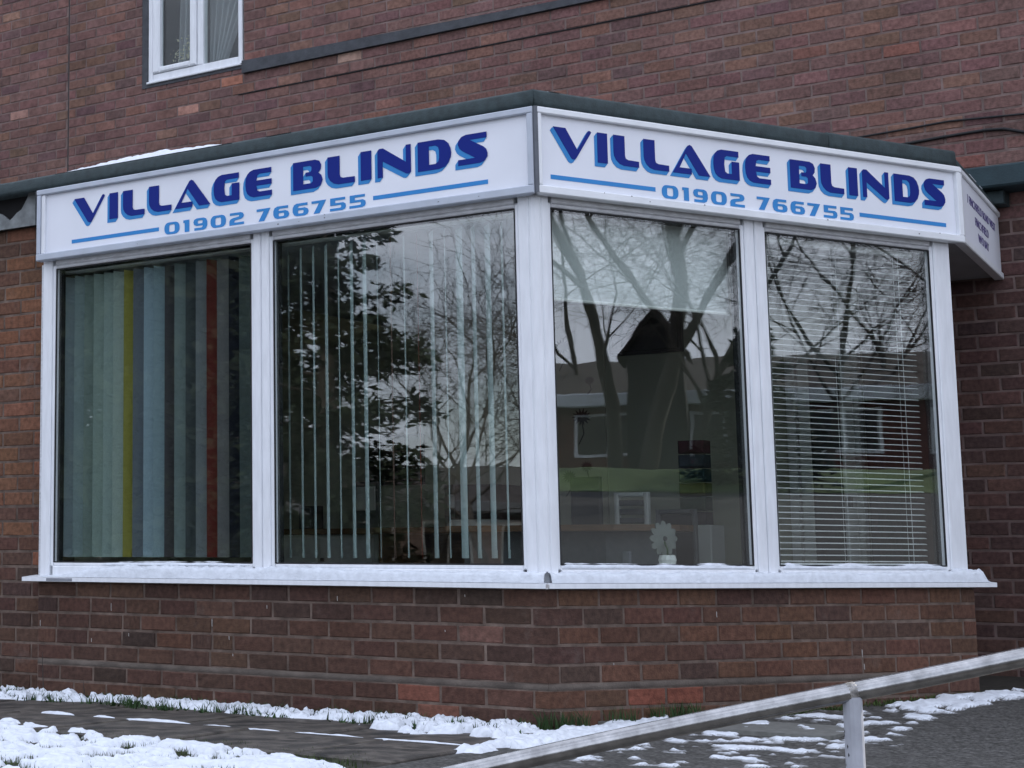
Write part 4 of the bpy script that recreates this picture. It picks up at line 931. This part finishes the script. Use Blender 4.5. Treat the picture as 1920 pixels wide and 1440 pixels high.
for a0, a1, w_, k, lb in ((-1.95, -1.76, .022, 0, 'leftmost small snow lump in the joint of the paving'), (-1.66, -1.54, .017, 1, 'second small rounded snow lump in the paving joint'), (-1.49, -1.14, .020, 2, 'long snow ridge in the paving joint near the left window'), (-1.10, -.93, .011, 3, 'thin snow streak in the paving joint after the long ridge'), (-.90, -.72, .010, 4, 'thin snow streak in the middle of the paving joint'), (-.66, -.34, .010, 5, 'narrow snow line in the paving joint right of the middle'), (-.32, .13, .012, 6, 'snow line in the paving joint reaching the corner heap')):
    mb = MB(); N_ = 22; m_ = 6
    for i in range(N_+1):
        t = i/N_; x = lerp(a0, a1, t); ww = w_*(math.sin(math.pi*t)**.45)*(.75+.45*fbm(x*22, k*3.1)); hh = .75*ww+.002
        yc = -.80+.008*fbm(x*9, k)
        for j in range(m_+1): a = math.pi*j/m_; mb.v.append((x, yc+ww*math.cos(a), g(x, -.8)+.013+hh*math.sin(a)))
    for i in range(N_):
        for j in range(m_): q = i*(m_+1)+j; mb.f.append((q, q+1, q+m_+2, q+m_+1))
    tag(mb.build('joint_snow', M_SNOW, None, True), lb, 'snow', 'snow in the paving joint')
def lay_snow(name, fr, a0, a1, section, label, hfun, st=.012, cat='snow'):
    """snow lying on a ledge: section(a)-> (o_back,z_back,o_front,z_front), hfun(a)->height"""
    mb = MB(); N_ = int((a1-a0)/st); m_ = 9
    for i in range(N_+1):
        a = lerp(a0, a1, i/N_); ob, zb, of_, zf = section(a); h = hfun(a)
        for j in range(m_+1):
            t = j/m_; o = lerp(ob, of_, t); zz = lerp(zb, zf, t)
            prof = min(1, (1-t)/.22)**.5 if t > .78 else 1
            mb.v.append(tuple(fr.p(a, o+.002*nz3(a*40, t*4), zz+max(-.001, h*prof*(1+.35*fbm(a*26, t*3))))))
    for i in range(N_):
        for j in range(m_): q = i*(m_+1)+j; mb.f.append((q, q+1, q+m_+2, q+m_+1))
    return tag(mb.build(name, M_SNOW, None, True), label, cat, kind='stuff')
def hL(a): return .046*sm(-2.62, -2.2, a)*(1-.25*sm(-1.2, -.6, a))*(1+.3*fbm(a*6, 2))+.002
lay_snow('sill_snow', FL, -2.66, .012, lambda a: (-.010, .0275, .0405, .0215), 'snow lying along the left window sill', hL)
lay_snow('sill_snow', FR, .0, LENR+.06, lambda a: (-.010, .0275, .0405, .0215), 'snow lying along the angled right window sill', lambda a: (.036+.012*sm(1.9, 2.42, a))*(1+.35*fbm(a*6, 8))*(1-sm(LENR+.02, LENR+.06, a)))
def rsn(fr, a0, a1, label, hh, sd_):
    lay_snow('rail_snow', fr, a0, a1, lambda a: (-.025, ZG0+.0005, OF-.004, ZG0-.010), label, lambda a: hh*max(-.1, .55+fbm(a*5, sd_))*sm(a0, a0+.03, a)*sm(a1, a1-.03, a))
rsn(FL, -2.3, -1.45, 'thin snow on the bottom rail under the coloured vertical blind', .010, 3)
rsn(FR, .10, 1.10, 'snow crust on the bottom rail under the roller blind window', .011, 5)
rsn(FR, 1.29, 2.28, 'snow crust on the bottom rail under the venetian blind', .014, 7)
def roof_snow(fr, a0, a1, h, label, sd_):
    lay_snow('roof_snow', fr, a0, a1, lambda a: (-.30, 2.012, .030, 2.016), label, lambda a: h*(math.sin(math.pi*min(1, max(0, (a-a0)/(a1-a0))))**.6)*(1+.35*fbm(a*3, sd_)))
roof_snow(FL, -2.60, -1.50, .042, 'long snow drift on the left part of the flat roof edge', 1)
roof_snow(FL, -1.31, -1.17, .016, 'small snow sliver on the roof edge right of the long drift', 2)
roof_snow(FR, .06, .12, .016, 'tiny snow lump on the roof edge at the corner', 3)
mb = MB()
for a0, a1 in ((.42, .62), (.75, .82)): mb.box(FT, a0, a1, .01, .03, 1.984, 1.991, .002)
tag(mb.build('return_roof_snow', M_SNOW), 'two small snow slivers on the roof edge above the address sign', 'snow', kind='stuff')

def blades(name, spots, n, h, wd, m, label, lean=.5, seed=0):
    rg = random.Random(seed); mb = MB()
    for (x, y, r_, k) in spots:
        for q in range(int(n*k)):
            a = rg.uniform(0, 6.283); d = r_*math.sqrt(rg.random()); bx, by = x+d*math.cos(a), y+d*math.sin(a); t = rg.uniform(0, 6.283); hh = h*rg.uniform(.4, 1.1)
            l_ = lean*hh*rg.random(); dx, dy = math.cos(t), math.sin(t); z0 = g(bx, by)-.004; w_ = wd*rg.uniform(.6, 1.3)
            mb.add([(bx-dy*w_, by+dx*w_, z0), (bx+dy*w_, by-dx*w_, z0), (bx+dx*l_*.4+dy*w_*.7, by+dy*l_*.4-dx*w_*.7, z0+hh*.6), (bx+dx*l_*.4-dy*w_*.7, by+dy*l_*.4+dx*w_*.7, z0+hh*.6), (bx+dx*l_, by+dy*l_, z0+hh)], [(0, 1, 2, 3), (3, 2, 4)])
    return tag(mb.build(name, m), label, 'grass', kind='stuff')
rg = random.Random(2)
blades('lawn_grass', [(rg.uniform(-2.6, .05), rg.uniform(-2.6, -1.25)-.0, .06, 1) for _ in range(420)], 20, .030, .0016, M_GRASS, 'short grass poking through the patchy lawn snow', seed=1)
blades('wall_foot_weeds', [(rg.uniform(-3.3, -.02), -rg.uniform(.02, .34), .05, 1) for _ in range(150)], 18, .060, .0035, M_WEED, 'weeds under the snow along the left plinth foot', .9, seed=2)
blades('leafy_weeds', [(rg.uniform(-3.3, -.02), -rg.uniform(.06, .36), .05, 1) for _ in range(90)], 12, .038, .008, M_WEED, 'dark leafy weeds showing through the snow bank at the left plinth', 1.3, seed=6)
sp = []
for s_ in (.02, .06, .10, .28, .34, .52, .58, .64, .70): sp.append((*FR.p(s_, rg.uniform(.03, .07), 0).xy, .035, 1.6))
sp.append((.0, -.04, .03, 1.8))
blades('corner_grass', sp, 34, .095, .0022, M_WEED, 'green grass tufts at the foot of the plinth corner', .8, seed=3)
sp = [(*FR.p(lerp(.75, 2.4, rg.random()), rg.uniform(.02, .14), 0).xy, .045, 1) for _ in range(60)]
blades('path_edge_moss', sp, 22, .030, .003, M_GRASS, 'moss and low weeds along the foot of the angled plinth', 1.0, seed=4)
mb = MB(); rg = random.Random(12)            # dead stalks
for x, y, h_ in ((-2.63, -.03, .20), (-2.35, -.05, .08), (-2.06, -.05, .05)):
    mb.tube([(x, y, -.54), (x-.004, y-.002, -.54+h_*.5), (x-.010, y, -.54+h_)], [.003, .0022, .001], 5)
tag(mb.build('dead_stalks', M_BARK), 'thin dead plant stalks at the left end of the plinth', 'plant', kind='stuff')

# ================================================================== what stands behind the viewer (seen mirrored in the glass)
def tree(name, base, hgt, r0, label, seed, lean=(0, 0), levels=5, spread=.62, tf=.36, grp='bare trees across the road'):
    rg = random.Random(seed); t = thing(name, base, label, 'tree', grp); tr, tw = MB(), MB()
    def grow(p, d, L, r, lv):
        r = max(r, .0042)
        n = 4; pts = [p]; rad = [r]; q = p; dd_ = d.copy()
        for i in range(n):
            dd_ = (dd_+Vector((rg.gauss(0, .13), rg.gauss(0, .13), rg.gauss(0, .08)+(.03 if lv < 3 else -.02)))).normalized(); q = q+dd_*(L/n); pts.append(q); rad.append(r*(1-.42*(i+1)/n))
        (tr if lv < 2 else tw).tube(pts, rad, 8 if lv < 2 else (5 if lv < 4 else 3), False)
        if lv >= levels: return
        for k in range((rg.choice((2, 3, 3)) if lv < 4 else rg.choice((1, 2, 2))) if lv else 4):
            f_ = rg.uniform(.35, 1.0); i = min(n-1, int(f_*n)); pp = pts[i].lerp(pts[i+1], f_*n-i) if f_ < 1 else pts[-1]
            ax = dd_.orthogonal().normalized(); ax.rotate(Matrix.Rotation(rg.uniform(0, 6.283), 3, dd_)); nd = (dd_*math.cos(spread*rg.uniform(.6, 1.3))+ax*math.sin(spread*rg.uniform(.6, 1.3))).normalized()
            grow(pp, nd, L*rg.uniform(.55, .80), rad[i]*rg.uniform(.40, .58), lv+1)
        grow(pts[-1], (dd_+Vector((rg.gauss(0, .15), rg.gauss(0, .15), 0))).normalized(), L*.75, rad[-1]*.9, lv+1)
    grow(Vector(base), Vector((lean[0], lean[1], 1)).normalized(), hgt*tf, r0, 0)
    tr.build('trunk', M_BARK, t, True); tw.build('crown', M_BARK, t, True)
def polar(o, az, dist): x = o[0]+dist*math.cos(R(az)); y = o[1]+dist*math.sin(R(az)); return (x, y, g(x, y)-.1)
for o_, az, ds, hg, rd, lean, sp_, tf, sd_, lb in (
    ((-.1, 0), -115.6, 21, 11.5, .12, (-.05, .03), .95, .20, 21, 'spreading bare tree over the street, mirrored beside the corner post'),
    ((-.1, 0), -118.4, 25, 11, .095, (.05, 0), .8, .22, 5, 'low twiggy bare tree mirrored in the middle of the open vertical blind'),
    ((-.1, 0), -120.6, 32, 12, .10, (.12, 0), .7, .26, 77, 'bare tree half hidden by the dark evergreen, mirrored in the open vertical blind'),
    ((.2, .5), 16.3, 28, 15, .15, (0, 0), .55, .36, 33, 'upright thick bare tree mirrored at the left of the roller blind'),
    ((.2, .5), 17.3, 31, 16, .21, (-.02, .16), .6, .36, 14, 'leaning thick bare tree mirrored in the middle of the roller blind'),
    ((.2, .5), 19.3, 29, 12, .11, (0, -.03), .8, .24, 40, 'small twiggy bare tree mirrored near the right edge of the roller blind'),
    ((.2, .5), 15.2, 36, 13, .11, (0, .05), .8, .26, 43, 'far twiggy bare tree mirrored close to the corner post in the angled window'),
    ((.9, 2), 22.0, 30, 13, .11, (0, .05), .85, .24, 52, 'twiggy bare tree mirrored above the left half of the venetian blind'),
    ((.9, 2), 24.0, 34, 13, .11, (0, .05), .85, .24, 57, 'dense twiggy bare tree mirrored above the middle of the venetian blind'),
    ((.9, 2), 26.5, 27, 12, .10, (0, -.06), .8, .28, 61, 'thin bare tree mirrored at the far right edge of the venetian blind')):
    tree('bare_tree', polar(o_, az, ds), hg, rd, lb, sd_, lean, 6, sp_, tf)
def evergreen(name, base, h, rmax, label, seed, nb=150, per=90, big=1.0):
    """limbs round a trunk, each carrying sprays of small needle clumps"""
    rg = random.Random(seed); t = thing(name, base, label, 'tree', 'evergreens across the road'); tr, mb = MB(), MB(); b_ = Vector(base)
    tr.tube([b_, b_+Vector((.1, 0, h*.5)), b_+Vector((0, .1, h*.97))], [.18, .12, .03], 8)
    for k in range(nb):
        f_ = (k+rg.random())/nb; z0 = h*(.05+.93*f_); L = rmax*(1-f_**1.8)*rg.uniform(.62, 1.15)+.15; a = rg.uniform(0, 6.283); dr = rg.uniform(-.05, .35)
        P = lambda u: b_+Vector((math.cos(a)*L*u, math.sin(a)*L*u, z0+.25*L*u-dr*L*u*u))
        tr.tube([P(0), P(.5), P(1)], [.03, .02, .006], 4, False)
        for q in range(int(per*(.4+.6*L/rmax))):
            u = .1+.9*rg.random()**.8; w_ = .30*L*(1-u*.75)+.06; c_ = P(u)+Vector((rg.gauss(0, w_*.5), rg.gauss(0, w_*.5), rg.gauss(-.05, w_*.4)))
            d1 = Vector((math.cos(a)+rg.gauss(0, .7), math.sin(a)+rg.gauss(0, .7), rg.gauss(-.1, .6))).normalized(); d2 = d1.orthogonal().normalized(); d2.rotate(Matrix.Rotation(rg.uniform(0, 6.28), 3, d1)); s_ = rg.uniform(.05, .17)*big
            mb.add([c_-d1*s_*.4, c_+d2*s_*.28, c_+d1*s_, c_-d2*s_*.28], [(0, 1, 2, 3)])
    tr.build('trunk', M_BARK, t); mb.build('crown', M_NEEDLE, t)
evergreen('evergreen_tree', polar((-.8, 0), -123.7, 20), 11.5, 1.6, 'dense dark evergreen tree mirrored in the open vertical blind', 1, 190, 190, .95)
evergreen('evergreen_tree', polar((-1.8, 0), -126.9, 22), 14, 1.9, 'tall dark evergreen tree mirrored behind the red vane of the coloured blind', 2, 240, 170, 1.9)
evergreen('evergreen_tree', polar((-1.8, 0), -130.3, 22), 15, 2.3, 'broad dark evergreen tree mirrored in the left half of the coloured blind window', 4, 260, 180, 1.9)
evergreen('evergreen_shrub', polar((.4, 1.2), 20.4, 25), 3.0, 1.2, 'dark evergreen shrub beside the red bungalow, mirrored in the angled window', 3, 80, 80)
def house(name, c, yaw, wd, dp, eave, ridge, label, wm, gm=None, fm=None):
    base = Vector((c[0], c[1], c[2])); t = thing(name, base, label, 'house', 'houses across the road'); fr = F(base, yaw)
    mb = MB(); mb.box(fr, -wd/2, wd/2, -dp, 0, 0, eave); mb.build('wall', wm, t)
    mb = MB(); e = .35
    vs = [fr.p(a, o, z) for a in (-wd/2-e, wd/2+e) for o, z in ((e, eave-.1), (-dp/2, ridge), (-dp-e, eave-.1), (-dp-e, eave-.22), (-dp/2, ridge-.14), (e, eave-.22))]
    mb.add(vs, [(0, 6, 7, 1), (1, 7, 8, 2), (3, 9, 10, 4), (4, 10, 11, 5), (5, 11, 6, 0), (2, 8, 9, 3), (0, 1, 4, 5), (1, 2, 3, 4), (6, 11, 10, 7), (7, 10, 9, 8)]); rf = mb.build('roof', M_ROOFT, t)
    mb = MB(); mb.box(fr, -wd/2-e, wd/2+e, e+.001, e+.12, eave-.30, eave+.02, .03); mb.build('gutter', gm or M_SNOW, rf)
    for k in range(int(wd/2.6)):
        a = -wd/2+1.0+k*2.5
        f2 = thing('window', fr.p(a+.7, 0, eave*.36), None, None, parent=t)
        mb = MB(); mb.box(fr, a-.08, a+1.48, .0, .04, eave*.33, eave*.80); mb.build('frame', fm or M_PVC, f2)
        mb = MB(); mb.box(fr, a, a+.66, .041, .05, eave*.36, eave*.77); mb.build('pane', MATS['tv_screen'], f2)
        mb = MB(); mb.box(fr, a+.74, a+1.40, .041, .05, eave*.36, eave*.77); mb.build('pane', MATS['tv_screen'], f2)
    mb = MB(); a = wd/2-.9; mb.box(fr, a, a+.8, 0, .05, 0, eave*.78); mb.build('door', M_BLACK, t)
    return t
h1 = polar((.3, .8), 20.2, 34); house('red_brick_bungalow', h1, R(20.2-90), 13, 7, 2.15, 3.3, 'red brick bungalow with a snowy gutter, mirrored in the angled window', M_RBRICK)
# projecting gable of the bungalow
gb = polar((.3, .8), 17.4, 32.5); g0 = F(Vector(gb), R(20.2-90))
gt = thing('gabled_shed', gb, 'narrow dark gabled shed in front of the red bungalow, mirrored under the roller blind', 'shed')
mb = MB(); mb.box(g0, -.62, .62, -2, 0, 0, 2.95); mb.add([g0.p(a, o, z) for o in (0, -2) for a, z in ((-.62, 2.95), (.62, 2.95), (0, 3.75))], [(0, 1, 2), (5, 4, 3), (0, 3, 4, 1), (1, 4, 5, 2), (2, 5, 3, 0)]); mb.build('wall', mat('dark_timber', (.022, .020, .022), .9), gt)
mb = MB()
for sg_ in (-1, 1): mb.add([g0.p(sg_*.78, .15, 2.80), g0.p(0, .15, 3.80), g0.p(0, -2, 3.80), g0.p(sg_*.78, -2, 2.80), g0.p(sg_*.78, .15, 2.88), g0.p(0, .15, 3.9), g0.p(0, -2, 3.9), g0.p(sg_*.78, -2, 2.88)], [(0, 1, 2, 3), (4, 5, 6, 7), (0, 1, 5, 4), (1, 2, 6, 5), (2, 3, 7, 6), (3, 0, 4, 7)])
mb.build('roof', M_ROOFT, gt)
mb = MB(); mb.box(g0, -.42, .42, .0, .04, 0, 1.9); mb.build('door', M_BLACK, gt)
h2 = polar((-.3, 0), -117.5, 52); house('brick_house', (h2[0], h2[1], -1.2), R(-117.5-90), 15, 8, 3.2, 4.6, 'long low house with a dark roof across the street, mirrored beside the corner post', mat('brown_house_brick', (.06, .042, .036), .9, .3, 5), M_CONC, M_GREYP)
h3 = polar((-1.5, 0), -127.5, 48); house('brick_house', (h3[0], h3[1], -1.2), R(-127.5-90), 9, 8, 3.0, 4.9, 'brown house with a dark roof across the street, mirrored behind the evergreens', MATS['brown_house_brick'], M_CONC, M_GREYP)
